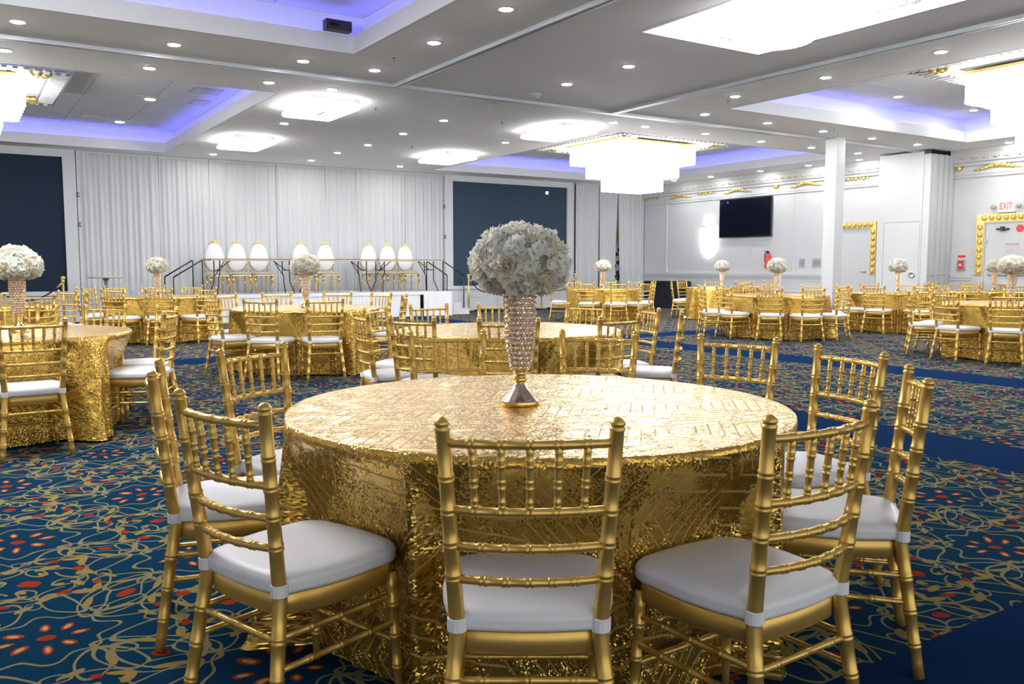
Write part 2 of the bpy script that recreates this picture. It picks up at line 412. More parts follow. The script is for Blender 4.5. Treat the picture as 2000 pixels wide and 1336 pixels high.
# cornice with gold buds
cor = struct('trim_10', None)
for (ya, yb) in ((Y0, 11.15), (12.4, YB)):
    b = MB(); prof = [(0, 3.50), (-.05, 3.50), (-.06, 3.55), (-.10, 3.58), (-.17, 3.74), (-.20, 3.78), (-.22, 3.85), (0, 3.85)]
    b.loops([[(XR+p, y, z) for p, z in prof] for y in (ya, yb)])
    ob('cornice', (b, 'white'), cor)
bud = MB(); bud.sphere((0, 0, 0), .035, 8, 5); bud.sphere((0, .06, .0), .022, 6, 4); bud.sphere((0, -.06, .0), .022, 6, 4); bud.sphere((0, 0, .045), .02, 6, 4)
bud = bud.mesh('gold_bud', pbr('faded gold', (.66, .54, .36), .45, .2), True)
y = 8.0
while y < YB-.1:
    if not 11.1 < y < 12.45: ob('gold_bud', bud, cor, (XR-.13, y, 3.655))
    y += .24
beadm = MB().sphere((0, 0, 0), .016, 6, 4).mesh('bead', 'white', True)
# ------------------------------------------------------------------ downlights
DL = [(0.72,10.77),(2.32,10.86),(3.87,10.82),(0.67,12.25),(2.31,12.30),(3.90,12.32),(4.84,9.12),(4.84,10.80),(4.82,12.28),(4.84,7.56),(7.49,13.77),(7.56,15.56),(7.61,17.39),(7.53,18.93),(7.53,20.63),(5.22,20.75),(5.28,17.43),(5.21,15.64),(7.50,10.11),(7.52,8.79),(9.88,15.47),(9.97,17.35),(9.92,20.62),(10.17,12.29),(10.96,12.32),(10.94,10.79),(10.19,9.42),(10.23,7.82),(10.20,6.15),(12.55,10.81),(14.20,10.87),(12.53,12.33),(14.26,12.44),(15.91,12.47),(15.81,10.92),(17.41,10.93),(17.59,12.50),(18.70,13.25),(18.64,14.69),(18.63,16.26),(18.74,9.71),(18.58,18.04),(18.41,19.39)]
dl = thing('downlight', 'round recessed downlight glowing white in the flat ceiling', 'downlight', (0, 0, HC), 0, 'downlights in the flat ceiling')
ob('trim_ring', (MB().lathe([(.068, .0), (.072, -.008), (.088, -.006), (.092, .002)], 24, caps=False), 'white', True), dl)
lm = MB(); lm.loops([[(r_*cos(2*pi*i/12), r_*sin(2*pi*i/12), z_) for i in range(12)] for r_, z_ in ((.063, -.010), (.069, -.006))], capt=False); ob('lens', (lm, 'downl'), dl)
index_tree(dl)
for i, (x, y) in enumerate(DL):
    if i == 0: dl.location = (x, y, HC)
    else: copy_tree(dl, (x, y, HC), 0)
for x, y in [(7.5, 3.2), (4.84, 5.9), (4.84, 4.2), (10.2, 4.4), (10.2, 2.6)]:    # the rows run on beyond the frame
    o = copy_tree(dl, (x, y, HC), 0, 'round recessed downlight of a ceiling row running on past the view', 'downlights past the view'); o.name = 'downlight_offscreen'
    for c in o.children: c.name = c.name.split('.')[0]+('_offscreen' if c.name.startswith('lens') else '')
for i, (x, y) in enumerate([(14.72, 9.66), (17.24, 9.66)]):
    copy_tree(dl, (x, y, TZ), 0, 'round downlight set in the raised tray ceiling tiles', 'downlights in the tray ceiling')
for i, (x, y) in enumerate([(3.25, 17.36), (3.19, 20.4)]):
    t = thing('panel_light', 'round lamp on a pale square panel in the tray ceiling', 'ceiling light', (x, y, TZ), 0, 'panel lights in the tray with the hanging chandelier')
    ob('panel', (MB().box(-.3, .3, -.3, .3, -.012, .0), 'white'), t)
    ob('lens', (MB().lathe([(.0001, -.02), (.09, -.02), (.09, -.01)], 20, caps=False), 'flush', True), t)
for i, (x, y, w, l) in enumerate([(3.95, 16.05, .5, .5), (2.60, 19.85, .45, .22), (4.1, 17.2, .3, .5)]):
    t = thing('air_vent', ['square grey air vent by the blue cove light in the tray', 'small narrow air vent among the ceiling tiles', 'plain grey vent panel beside the tray panel lamps'][i], 'vent', (x, y, TZ))
    ob('vent_frame', (MB().box(-w/2, w/2, -l/2, l/2, -.012, 0), 'grey'), t)
    for q in range(5): ob('vent_slat', (MB().box(-w/2+.03, w/2-.03, -l/2+.03+q*(l-.06)/5, -l/2+.03+(q+.55)*(l-.06)/5, -.022, -.010), 'white'), t)
for i, (x, y) in enumerate([(7.53, 10.97), (7.41, 11.97)]):
    t = thing('smoke_detector', ['round white detector on the ceiling of the narrow middle bay', 'round white detector between the partition track and the square lamps'][i], 'detector', (x, y, HC))
    ob('base_plate', (MB().lathe([(.10, .0), (.105, -.012), (.095, -.02)], 20, caps=False), 'white', True), t)
    ob('cap', (MB().lathe([(.085, -.018), (.07, -.045), (.0001, -.05)], 20, caps=False), 'white', True), t)
for i, (x, y) in enumerate([(4.73, 9.98), (5.96, 13.29), (8.42, 13.29), (8.51, 17.09), (10.35, 9.71), (14.16, 10.6)]):
    t = thing('sprinkler', 'tiny metal fire sprinkler head hanging from the ceiling', 'sprinkler', (x, y, HC), 0, 'sprinkler heads')
    ob('flange', (MB().lathe([(.035, .001), (.03, -.008), (.012, -.01)], 14), 'white', True), t)
    ob('head', (MB().lathe([(.010, -.008), (.010, -.04), (.022, -.042), (.022, -.047)], 12), 'steel', True), t)
t = thing('stage_lamp', 'small black box lamp perched on the lip of the blue-lit tray', 'lamp', (4.02, 10.02, HC+.21))
ob('housing', (MB().box(-.16, .16, -.05, .07, .0, .12), 'black'), t); ob('lens', (MB().lathe([(.0001, .03), (.045, .03), (.05, .0)], 14, (-.06, -.055, .05), caps=False), 'tv'), t)

# ------------------------------------------------------------------ flush square lights
def flush(x, y, lab):
    t = thing('ceiling_light', lab, 'ceiling light', (x, y, HC), 0, 'crystal flush ceiling lights')
    b = MB(); hx, hy = .38, .66
    for i in range(36):
        for (px, py, ax) in ((-hx+i*2*hx/35, -hy, 0), (-hx+i*2*hx/35, hy, 0)): b.box(px-.008, px+.008, py-.012, py+.012, -.10, 0)
    for i in range(60):
        for px in (-hx, hx): b.box(px-.012, px+.012, -hy+i*2*hy/59-.008, -hy+i*2*hy/59+.008, -.10, 0)
    c = ob('crystal_fringe', (b, 'dent'), t); c['kind'] = 'stuff'
    ob('backing', (MB().box(-hx+.03, hx-.03, -hy+.03, hy-.03, -.08, .0), 'white'), t)
    rr = []
    for z, s in ((-.075, .97), (-.09, 1.0), (-.125, 1.0), (-.145, .95)):
        l = []
        for k in range(4):
            cx, cy = [(1, 1), (-1, 1), (-1, -1), (1, -1)][k]
            for q in range(5):
                a = k*pi/2 + q*pi/8
                l.append(((cx*(.42-.06)+.06*cos(a))*s, (cy*(.70-.06)+.06*sin(a))*s, z))
        rr.append(l)
    ob('diffuser', (MB().loops(rr), 'flush'), t)
    ob('metal_bar', (MB().box(-.02, .02, -.2, .2, -.152, -.143), 'grey'), t)
for x, y, l in ((5.1, 13.5, 'square crystal lamp glowing near the tray corner, nearer the partition track'), (5.2, 18.05, 'square crystal lamp glowing above the stage steps'),
                (9.75, 13.4, 'square crystal lamp glowing beside the big three-tier chandelier'), (9.85, 17.95, 'square crystal lamp glowing above the dark screen and stage end')):
    flush(x, y, l)

# ------------------------------------------------------------------ chandeliers
def zig(hx, hy, z, amp=.018, step=.06):
    l = []
    def side(ax, ay, bx, by):
        L = sqrt((bx-ax)**2+(by-ay)**2); n = 12
        nx, ny = (by-ay)/L, -(bx-ax)/L
        for i in range(n):
            t_ = i/n; d = amp if i % 2 else -amp
            l.append((ax+(bx-ax)*t_+nx*d, ay+(by-ay)*t_+ny*d, z))
    side(-hx, -hy, hx, -hy); side(hx, -hy, hx, hy); side(hx, hy, -hx, hy); side(-hx, hy, -hx, -hy)
    return l
def scroll(b, c, s=1.0, axis='z'):
    for a, d, r in ((0, 0, .06), (.5, .08, .05), (-.5, .08, .05), (.3, .14, .045), (-.3, .14, .045), (.75, .15, .04), (-.75, .15, .04)):
        x, y = d*cos(a)*s, d*sin(a)*s
        b.sphere((c[0]+x, c[1]+y, c[2]), r*s, 8, 5)
def chandelier(x, y, lab, px0, px1, py0, py1, off=''):
    t = thing('chandelier'+off, lab, 'chandelier', (x, y, 0), 0, 'tiered crystal chandeliers')
    cp = ob('canopy', (MB().box(px0, px1, py0, py1, 4.03, TZ), 'white'), t)
    b = MB()
    rect_band(b, px0+.30, px1-.30, py0+.30, py1-.30, 3.99, 4.03, .30)
    ob('canopy_border', (b, 'dent'), cp)
    b = MB()
    n = 26
    for i in range(n):
        f = (i+.5)/n
        b.cbox((px0+f*(px1-px0), py0+.15, 3.98), (.07, .22, .02)); b.cbox((px0+f*(px1-px0), py1-.15, 3.98), (.07, .22, .02))
        b.cbox((px0+.15, py0+f*(py1-py0), 3.98), (.22, .07, .02)); b.cbox((px1-.15, py0+f*(py1-py0), 3.98), (.22, .07, .02))
    o = ob('dentils', (b, 'white'), cp); o['kind'] = 'stuff'
    for sx, sy in ((px0, py0), (px1, py0), (px1, py1), (px0, py1)):
        b = MB(); ca = atan2(-sy, -sx)
        bb = MB(); scroll(bb, (0, 0, 0), 1.3)
        cx, cy = sx + (.32 if sx < 0 else -.32), sy + (.32 if sy < 0 else -.32)
        b.xf(bb, lambda p: (cx+p[0]*cos(ca)-p[1]*sin(ca), cy+p[0]*sin(ca)+p[1]*cos(ca), 3.985+p[2]*.6))
        ob('gold_scroll', (b, 'goldtrim', True), t)
        ob('corner_lamp'+off, (MB().lathe([(.0001, 3.965), (.07, 3.965), (.08, 3.985)], 16, (cx+(.3 if sx < 0 else -.3), cy, 0), caps=False), 'flush', True), t)
    for hx, hy, za, zb in ((1.15, .85, 3.55, 3.95), (.86, .63, 3.26, 3.56), (.58, .42, 2.96, 3.27)):
        l = [zig(hx-.02, hy-.02, za-.01), zig(hx, hy, za), zig(hx, hy, zb)]
        ob('crystal_tier'+off, (MB().loops(l, capt=False), 'chand'), t)
    b = MB(); rect_band(b, -1.15, 1.15, -.85, .85, 3.945, 3.985, .035); ob('gold_rim', (b, 'goldtrim'), t)
    ob('light_shield', (MB().box(-1.14, 1.14, -.84, .84, 3.95, 3.975), 'white'), t)  # added plate, keeps the tiers' upward light off the canopy
    ob('stem', (MB().box(-.5, .5, -.35, .35, 3.94, 4.04), 'white'), t)
chandelier(13.1, 15.15, 'three-tier crystal chandelier blazing before the corner curtain', -1.5, 1.9, -1.4, 1.95)
chandelier(-.15, 15.15, 'three-tier crystal chandelier hanging in the tray before the dark screen by the cocktail table', -1.7, 1.75, -1.3, 1.7)
chandelier(13.3, 6.1, 'three-tier crystal chandelier above the tables opposite the exit door', -2.0, 1.7, -1.6, 1.35)
chandelier(-.15, 6.1, 'three-tier crystal chandelier in the blue-lit tray with the black stage lamp', -1.7, 1.75, -1.5, 1.5, '_offscreen')
t = thing('chandelier', 'round crystal chandelier filling the dentil-edged recess of the middle bay', 'chandelier', (7.27, 6.20, 0), 0, 'recessed chandelier')
def scal(r, z, n=30): return [((r+(.014 if i % 2 else 0))*cos(2*pi*i/(2*n)), (r+(.014 if i % 2 else 0))*sin(2*pi*i/(2*n)), z+(.0 if i % 2 else .0)) for i in range(2*n)]
ob('canopy', (MB().lathe([(.0001, 4.46), (.6, 4.46), (.6, 4.40), (.0001, 4.40)], 40, caps=False), 'white'), t)
for r, za, zb in ((.72, 4.0, 4.42), (.42, 3.59, 4.02)):
    ob('crystal_tier', (MB().loops([scal(r-.05, za-.02), scal(r, za+.02), scal(r, zb)]), 'chand2'), t)

# ------------------------------------------------------------------ stage wall: screens, frames, curtains
YS = 21.75
def screen(xa, xb, lab, mat, dot=False):
    t = thing('video_screen', lab, 'screen', (xa, YS, 0))
    w = xb-xa; n = max(2, round(w/1.0))
    for i in range(n): ob('screen_panel', (MB().box(i*w/n, (i+1)*w/n, .0+.002*(i % 2), .12, .70, 3.68), mat), t)
    if dot: ob('indicator_light', (MB().box(3.28, 3.36, -.008, .002, 3.46, 3.54), 'bluedot'), t)
    f = struct('trim_11', None)
    for q in ((xa-.26, xa, .0, HC), (xb, xb+.26, .0, HC), (xa, xb, 3.68, HC), (xa, xb, .0, .70)):
        ob('screen_surround', (MB().box(q[0], q[1], YS-.06, YB, q[2], q[3]), 'white'), f)
    for z in (.60,): ob('ledge', (MB().box(xa-.26, xb+.26, YS-.10, YS-.05, z, z+.05), 'white'), f)
screen(-3.4, 2.18, 'big dark navy video screen beside the cocktail table', 'screen')
screen(12.08, 16.14, 'slate blue video screen with a blue light spot by the corner curtain', 'screen2', True)
for i, (x, z) in enumerate([(2.47, 2.86), (2.48, 2.20), (11.80, 2.95), (11.82, 2.1)]):
    t = thing('cable_clip', ['small black clip high on the edge of the navy screen surround', 'small black clip lower on the edge of the navy screen surround', 'small black clip high on the stage-side edge of the slate screen surround', 'small black clip lower on the stage-side edge of the slate screen surround'][i], 'clip', (x, YS-.075, z))
    ob('clip_body', (MB().box(-.02, .02, -.015, .02, -.05, .05), 'black'), t); ob('clip_jaw', (MB().box(-.014, .014, -.03, -.01, -.03, .03), 'grey'), t)
def curtain(xa, xb, yy, lab, group, seed, ztop=3.80, zb=.02, flare=0.0, piv=.5):
    r = random.Random(seed); n = int((xb-xa)/.014); rows = 9; P = []
    ph = [r.random()*6.28 for _ in range(5)]
    for j in range(rows):
        f = j/(rows-1); z = zb+(ztop-zb)*f
        for i in range(n):
            x = xa+(xb-xa)*i/(n-1)
            a = .011+.008*(1-f)
            d = a*sin(x*52+ph[0]+1.2*sin(x*3.1+ph[1])) + .012*sin(x*23+ph[2]+.6*f) + .03*(1-f)*sin(x*5.3+ph[3])
            P.append((x+flare*(1-f)*(x-(xa+(xb-xa)*piv))+.01*(1-f)*sin(x*31+ph[4]), yy+d, z))
    t = thing('curtain', lab, 'curtain', (0, 0, 0), 0, group)
    ob('drape', (MB().grid(P, n, rows), 'curtain', True), t)
    ob('heading', (MB().box(xa, xb, yy-.035, yy+.035, ztop-.01, ztop+.045), 'curtain'), t)
cx = [2.46, 4.2, 5.35, 7.0, 8.3, 9.15, 10.6, 11.82]
curtain_labels = ['pleated white curtain panel behind the cocktail table', 'pleated white curtain panel behind the stage steps', 'pleated white curtain panel behind the throne chairs closest to the steps',
 'pleated white curtain panel behind the middle of the stage', 'pleated white curtain panel behind the pair of throne chairs', 'pleated white curtain panel behind the group of three throne chairs', 'pleated white curtain panel edging the slate video screen']
for i in range(7): curtain(cx[i], cx[i+1]-.01, YS-.02, curtain_labels[i], 'stage curtain panels', 11+i)
for i, (a, b_) in enumerate(((16.42, 17.35), (17.36, 18.12), (18.13, 19.22))):
    curtain(a, b_, YS-.12, ['white corner curtain panel next to the slate video screen', 'white corner curtain panel left of the leaf-patterned gap', 'white corner curtain panel meeting the wall with the television'][i], 'corner curtain panels', 31+i, flare=(0, -.14, -.10)[i], piv=(0, 0, 1)[i])
t = thing('patterned_panel', 'black and white leaf-patterned panel glimpsed between the corner curtains', 'panel', (18.12, YS+.06, -.05))
ob('panel_sheet', (MB().box(-.25, .25, 0, .03, .05, 2.1), 'leaf'), t); ob('gold_top', (MB().box(-.25, .25, -.01, .04, 2.1, 2.45), 'goldtrim'), t)

# ------------------------------------------------------------------ stage
SZ = .62
st = thing('stage', 'low white platform with pleated white skirt along the curtain wall', 'stage', (0, 0, 0))
ob('deck', (MB().box(4.66, 10.75, 19.42, 21.6, SZ-.06, SZ), 'white'), st)
def skirt(x0, y0, x1, y1, z0, z1, parent, name='skirt'):
    L = sqrt((x1-x0)**2+(y1-y0)**2); n = int(L/.02); P = []
    nx, ny = (y1-y0)/L, -(x1-x0)/L
    for j in range(5):
        f = j/4
        for i in range(n):
            t_ = i/(n-1); d = .012+(.016*(1-f)+.006)*sin(t_*L*60+sin(t_*L*7))
            P.append((x0+(x1-x0)*t_+nx*d, y0+(y1-y0)*t_+ny*d, z0+(z1-z0)*f))
    return ob(name, (MB().grid(P, n, 5), 'skirt', True), parent)
skirt(4.66, 19.42, 9.85, 19.42, .01, SZ-.02, st); skirt(9.92, 19.36, 10.75, 19.36, .01, SZ-.02, st); skirt(4.66, 21.5, 4.66, 19.42, .01, SZ-.02, st); skirt(10.75, 19.36, 10.75, 21.5, .01, SZ-.02, st)
ob('skirt_band', (MB().box(4.64, 10.77, 19.395, 19.42, SZ-.07, SZ+.005), 'skirt'), st)
for sgn, xs0, lab in ((-1, 4.66, 'white steps up to the stage with black handrails by the cocktail table'), (1, 10.75, 'white steps up to the stage with black handrails by the slate screen')):
    t = thing('stage_steps', lab, 'steps', (0, 0, 0))
    for k in range(3):
        a, b_ = xs0+sgn*(.036+.24*k), xs0+sgn*(.036+.24*(k+1)); h = SZ*(3-k)/4
        ob('step', (MB().box(min(a, b_), max(a, b_), 19.8, 20.75, 0, h), 'white'), t)
    for yy in (19.82, 20.74):
        p0 = (xs0-sgn*.02, yy, 1.40); p1 = (xs0+sgn*.60, yy, 1.02)
        ob('handrail', (MB().tube([p0, p1], .017, 8), 'black', True), t)
        ob('rail_post', (MB().tube([p0, (p0[0], yy, SZ)], .015, 8), 'black', True), t)
        ob('rail_post', (MB().tube([p1, (p1[0], yy, SZ/4-.02)], .015, 8), 'black', True), t)
def folding_table(xa, xb, y, lab):
    t = thing('folding_table', lab, 'table', ((xa+xb)/2, y, SZ), 0, 'folding tables on the stage'); h = (xb-xa)/2
    ob('tabletop', (MB().box(-h, h, -.38, .38, .765, .80), 'wood'), t); ob('edge_band', (MB().box(-h-.005, h+.005, -.385, .385, .795, .806), 'black'), t)
    for s in (-1, 1):
        x = s*(h-.22)
        for yy in (-.26, .26):
            pts = [(x, yy, .765), (x, yy, .50), (x+s*.02, yy+(.05 if yy < 0 else -.05), .36), (x+s*.02, yy+(.04 if yy < 0 else -.04), .28), (x+s*.09, yy-(.08 if yy < 0 else -.08), .005)]
            ob('leg', (MB().tube(pts, .013, 7), 'black', True), t)
        ob('cross_bar', (MB().tube([(x, -.27, .55), (x, .27, .55)], .011, 7), 'black', True), t)
        ob('brace', (MB().tube([(x, 0, .55), (x-s*.30, 0, .765)], .011, 7), 'black', True), t)
        ob('brace', (MB().tube([(x, .2, .42), (x-s*.22, .2, .765)], .010, 7), 'black', True), t)
folding_table(4.83, 6.86, 20.05, 'bare folding table on the stage beside the steps, before three throne chairs')
folding_table(6.95, 8.80, 20.05, 'bare folding table on the middle of the stage, before two throne chairs')
folding_table(8.84, 10.66, 20.05, 'bare folding table at the stage end nearest the slate screen')
# throne chairs
th = thing('throne_chair', 'white oval-backed throne chair with gold crest on the stage', 'chair', (0, 0, 0), 0, 'throne chairs behind the stage tables')
def egg(s, y, cz=.86, hw=.225, hh=.345):
    return [((hw*s*cos(a))*(1-.16*sin(a)), y, cz+hh*s*sin(a)) for a in [2*pi*i/28 for i in range(28)]]
ob('backrest', (MB().loops([egg(.9, .27), egg(1.0, .25), egg(1.0, .20), egg(.86, .175), egg(.4, .165)]), 'throne', True), th)
b = MB()
b.tube([(p[0]*1.02, .225, p[2]) for p in egg(1.03, 0)][14:] , .012, 7)
for s in (-1, 1):
    b.tube([(s*.17, .235, .62), (s*.215, .23, .57), (s*.20, .22, .52), (s*.15, .22, .46)], .016, 7)
ob('back_frame', (b, 'goldpolish', True), th)
b = MB(); b.sphere((0, .22, 1.215), .045, 10, 6); 
for s in (-1, 1): b.sphere((s*.05, .22, 1.20), .034, 8, 5); b.sphere((s*.095, .22, 1.185), .024, 8, 5)
ob('gold_crest', (b, 'goldtrim', True), th)
ob('seat_frame', (MB().box(-.215, .215, -.25, .24, .412, .44), 'goldpolish'), th)
sq = lambda s, z: [(.215*s*cos(a)*(1/max(abs(cos(a)), abs(sin(a))))**.75, -.005+.245*s*sin(a)*(1/max(abs(cos(a)), abs(sin(a))))**.75, z) for a in [2*pi*i/32 for i in range(32)]]
ob('seat', (MB().loops([sq(.97, .44), sq(1, .46), sq(.97, .485), sq(.8, .50), sq(.3, .505)]), 'throne', True), th)
for sx, sy in ((-1, -1), (1, -1), (-1, 1), (1, 1)):
    if sy < 0: pts = [(sx*.18, -.215, .42), (sx*.205, -.25, .33), (sx*.19, -.235, .2), (sx*.17, -.215, .08), (sx*.19, -.235, .0)]; rd = [.035, .034, .022, .015, .02]
    else: pts = [(sx*.18, .215, .42), (sx*.18, .225, .2), (sx*.185, .26, .0)]; rd = [.022, .018, .014]
    ob('leg', (MB().tube(pts, rd, 8), 'goldpolish', True), th)
index_tree(th)
thl = ['white oval-backed throne chair on the stage closest to the steps by the cocktail table', 'white oval-backed throne chair on the stage, middle of three behind the first table', 'white oval-backed throne chair on the stage, innermost of three behind the first table',
 'white oval-backed throne chair on the stage behind a vase of white flowers', 'white oval-backed throne chair on the stage, second of the pair behind the middle table',
 'white oval-backed throne chair on the stage, innermost of three behind the end table', 'white oval-backed throne chair on the stage, middle of three behind the end table', 'white oval-backed throne chair on the stage closest to the slate screen']
for i, x in enumerate((5.22, 5.75, 6.26, 7.33, 7.96, 9.14, 9.67, 10.2)):
    if i == 0: th.location = (x, 20.72, SZ); th['label'] = thl[0]
    else: copy_tree(th, (x, 20.72+.05*(i % 3 == 1), SZ), random.uniform(-.08, .08), thl[i])
# cocktail table
t = thing('cocktail_table', 'tall round table with thin pale top and slim grey pedestal', 'table', (2.78, 20.3, 0))
ob('tabletop', (MB().lathe([(.34, 1.01), (.355, 1.02), (.355, 1.03), (.34, 1.037)], 32), pbr('pale laminate', (.55, .50, .45), .4)), t)
ob('pedestal', (MB().lathe([(.035, .03), (.035, .93), (.07, 1.0), (.09, 1.01)], 16), 'grey', True), t)
ob('base', (MB().lathe([(.26, 0), (.26, .015), (.05, .04)], 28), 'grey', True), t)
# stanchions
def stanchion(x, y, lab):
    t = thing('stanchion', lab, 'stanchion', (x, y, 0), 0, 'gold rope stanchions')
    ob('base', (MB().lathe([(.16, 0), (.16, .02), (.10, .035), (.03, .05)], 24), 'goldtrim', True), t)
    ob('post', (MB().tube([(0, 0, .04), (0, 0, .93)], .025, 12), 'goldtrim', True), t)
    ob('finial', (MB().lathe([(.03, .90), (.042, .92), (.042, .94), (.025, .95), (.05, .98), (.05, 1.02), (.03, 1.045), (.0001, 1.05)], 16, caps=False), 'goldtrim', True), t)
def rope(a, b_, lab):
    P = []
    for i in range(25):
        t_ = i/24; P.append((a[0]+(b_[0]-a[0])*t_, a[1]+(b_[1]-a[1])*t_, .92-.40*(1-(2*t_-1)**2)))
    t = thing('barrier_rope', lab, 'rope', (0, 0, 0), 0, 'barrier ropes')
    ob('cord', (MB().tube(P, .016, 7), 'velvet', True), t)
    for i, j in ((0, 2), (24, 22)): ob('end_hook', (MB().tube([P[i], P[j]], .02, 8), 'goldtrim', True), t)
sl = [(.62, 21.2, 'gold stanchion standing before the middle of the navy screen'), (2.05, 21.3, 'gold stanchion at the curtain-side edge of the navy screen'), (12.36, 21.3, 'gold stanchion at the stage-side edge of the slate screen'),
      (13.55, 21.3, 'gold stanchion before the slate screen, second from the stage'), (14.9, 21.3, 'gold stanchion before the slate screen, third from the stage'), (16.16, 21.3, 'gold stanchion at the corner-curtain edge of the slate screen')]
for s in sl: stanchion(*s)
rope(sl[0], sl[1], 'dark sagging rope before the navy screen'); rope(sl[2], sl[3], 'dark sagging rope between the first two stanchions by the stage')
rope(sl[3], sl[4], 'dark sagging rope before the middle of the slate screen'); rope(sl[4], sl[5], 'dark sagging rope ending at the corner curtain')

# ------------------------------------------------------------------ right wall things
t = thing('television', 'large black flat television mounted on the white wall', 'television', (XR-.05, 17.26, 2.66))
ob('screen_glass', (MB().box(-.045, -.03, -.94, .94, -.53, .53), 'tv'), t); ob('bezel', (MB().box(-.04, .0, -.965, .965, -.56, .56), 'black'), t); ob('wall_mount', (MB().box(0, .055, -.25, .25, -.25, .25), 'grey'), t)
ob('blue_spot', (MB().box(-.048, -.044, .62, .66, .44, .48), pbr('blue tv spot', (.1, .1, .8), .3, emit=.6, ecol=(.1, .12, 1))), t)  # small emissive blue square on the screen face
t = thing('wall_sconce', 'glowing crystal half-drum wall lamp with thin gold rim beside the television', 'wall lamp', (XR, 18.73, 0))
hal = lambda r, z: [(-.02-r*sin(pi*i/20)*.6, r*cos(pi*i/20)*1.0, z) for i in range(21)]
ob('crystal_shade', (MB().loops([hal(.16, 1.62), hal(.24, 1.74), hal(.27, 1.9), hal(.28, 2.44)]), 'sconce', True), t)
ob('gold_rim', (MB().loops([hal(.30, 2.44), hal(.30, 2.465)]), 'goldtrim'), t); ob('back_plate', (MB().box(-.03, .0, -.12, .12, 1.9, 2.55), 'white'), t)
ob('upper_bulb', (MB().sphere((-.10, 0, 2.60), .09, 12, 8), 'sconce', True), t)
# gold frieze scrolls
def scroll_wall(y, z, kind, lab):
    t = thing('wall_ornament', lab, 'ornament', (XR, y, z), 0, 'gold frieze ornaments')
    def leaf(cy, cz, r, sz=1.0): return MB().xf(MB().sphere((0, 0, 0), r, 8, 6), lambda p: (p[0]*.5-.02, cy+p[1]*sz, cz+p[2]))
    if kind == 'fan':
        ob('gold_shell', (leaf(0, .03, .08, 1.2), 'goldtrim', True), t)
        for s in (-1, 1):
            for k, (d, h, r) in enumerate(((.13, .01, .06), (.23, -.02, .05), (.33, -.045, .04), (.42, -.06, .03), (.5, -.07, .02))): ob('gold_leaf', (leaf(s*d, h, r, 1.4), 'goldtrim', True), t)
    elif kind == 'bar':
        for k in range(-3, 4): ob('gold_leaf', (leaf(k*.11, .0, .05 if k % 2 == 0 else .035, 1.1), 'goldtrim', True), t)
    else:
        ob('gold_rosette', (leaf(0, 0, .07), 'goldtrim', True), t)
        for s in (-1, 1): ob('gold_leaf', (leaf(s*.1, 0, .03), 'goldtrim', True), t)
for y, k, l in ((21.28, 'bar', 'gold ribbon ornament on the frieze closest to the corner curtain'), (19.99, 'fan', 'gold fan-shaped scroll on the frieze above the wall lamp side'), (18.87, 'bar', 'gold ribbon ornament on the frieze above the wall lamp'),
                (17.63, 'fan', 'gold fan-shaped scroll on the frieze above the television'), (16.22, 'dot', 'small gold rosette on the frieze beside the television'), (15.22, 'fan', 'gold fan-shaped scroll on the frieze next to the square column'),
                (13.7, 'bar', 'gold ribbon ornament above the gold-framed door by the partition'), (11.05, 'dot', 'small gold rosette beside the folded partition panels'), (10.2, 'fan', 'gold fan-shaped scroll above the exit sign')):
    scroll_wall(y, 3.46, k, l)
# doors in gold frames
boss = MB(); boss.xf(MB().sphere((0, 0, 0), .045, 10, 6), lambda p: (p[0]*.6, p[1], p[2]*1.25)); boss.torus((0, 0, 0), .06, .010, 14, 5, 'x')
boss = boss.mesh('boss', 'goldtrim', True)
def gold_door(n, ya, yb, zt, fw=.15, handle=None, bottom=1.06):
    """ya..yb: the leaf; zt: its top"""
    d = struct('door_%d' % n, None)
    mid = [ya, yb] if yb-ya < 1.2 else [ya, (ya+yb)/2, yb]
    for a_, b_ in zip(mid, mid[1:]): ob('door_leaf', (MB().box(XR-.03, XR, a_+.004, b_-.004, .01, zt-.004), 'white'), d)
    for q in ((ya-.03, ya, .01, zt+.03), (yb, yb+.03, .01, zt+.03), (ya, yb, zt, zt+.03)): ob('door_stop', (MB().box(XR-.045, XR, q[0], q[1], q[2], q[3]), 'white'), d)
    ob('gold_casing', (MB().box(XR-.06, XR, ya-.03-fw, yb+.03+fw, zt+.03, zt+.03+fw), 'goldtrim'), d)
    for s, yy in ((-1, ya-.03-fw), (1, yb+.03)): ob('gold_casing', (MB().box(XR-.06, XR, yy, yy+fw, bottom, zt+.03), 'goldtrim'), d)
    for s, yy in ((-1, ya-.03-fw), (1, yb+.03)): ob('plinth', (MB().box(XR-.04, XR, yy, yy+fw, 0, bottom), 'white'), d)
    w = yb-ya+.06; k = round(w/.16)
    for i in range(k+1): ob('boss', boss, d, (XR-.065, ya-.03+i*w/k, zt+.03+fw/2))
    k = round((zt-bottom)/.17)
    for i in range(k):
        for yy in (ya-.03-fw/2, yb+.03+fw/2): ob('boss', boss, d, (XR-.065, yy, bottom+.08+i*(zt-bottom)/k))
    return d
d1 = gold_door(1, 13.24, 14.10, 2.19)
ob('door_handle', (MB().tube([(XR-.08, 13.33, 1.13), (XR-.08, 13.45, 1.13)], .012, 8).tube([(XR-.08, 13.33, 1.13), (XR-.02, 13.33, 1.13)], .014, 8), 'steel', True), d1)
d2 = gold_door(2, 8.55, 10.37, 2.20, .17)
ob('door_closer', (MB().box(XR-.09, XR-.03, 9.86, 10.12, 2.05, 2.085).box(XR-.10, XR-.03, 9.96, 10.03, 2.03, 2.12), 'black'), d2)
ob('push_bar', (MB().box(XR-.09, XR-.03, 9.50, 10.28, 1.07, 1.13), 'grey'), d2)
ob('hinge', (MB().box(XR-.05, XR-.03, 10.33, 10.36, 1.78, 1.86), 'steel'), d2)
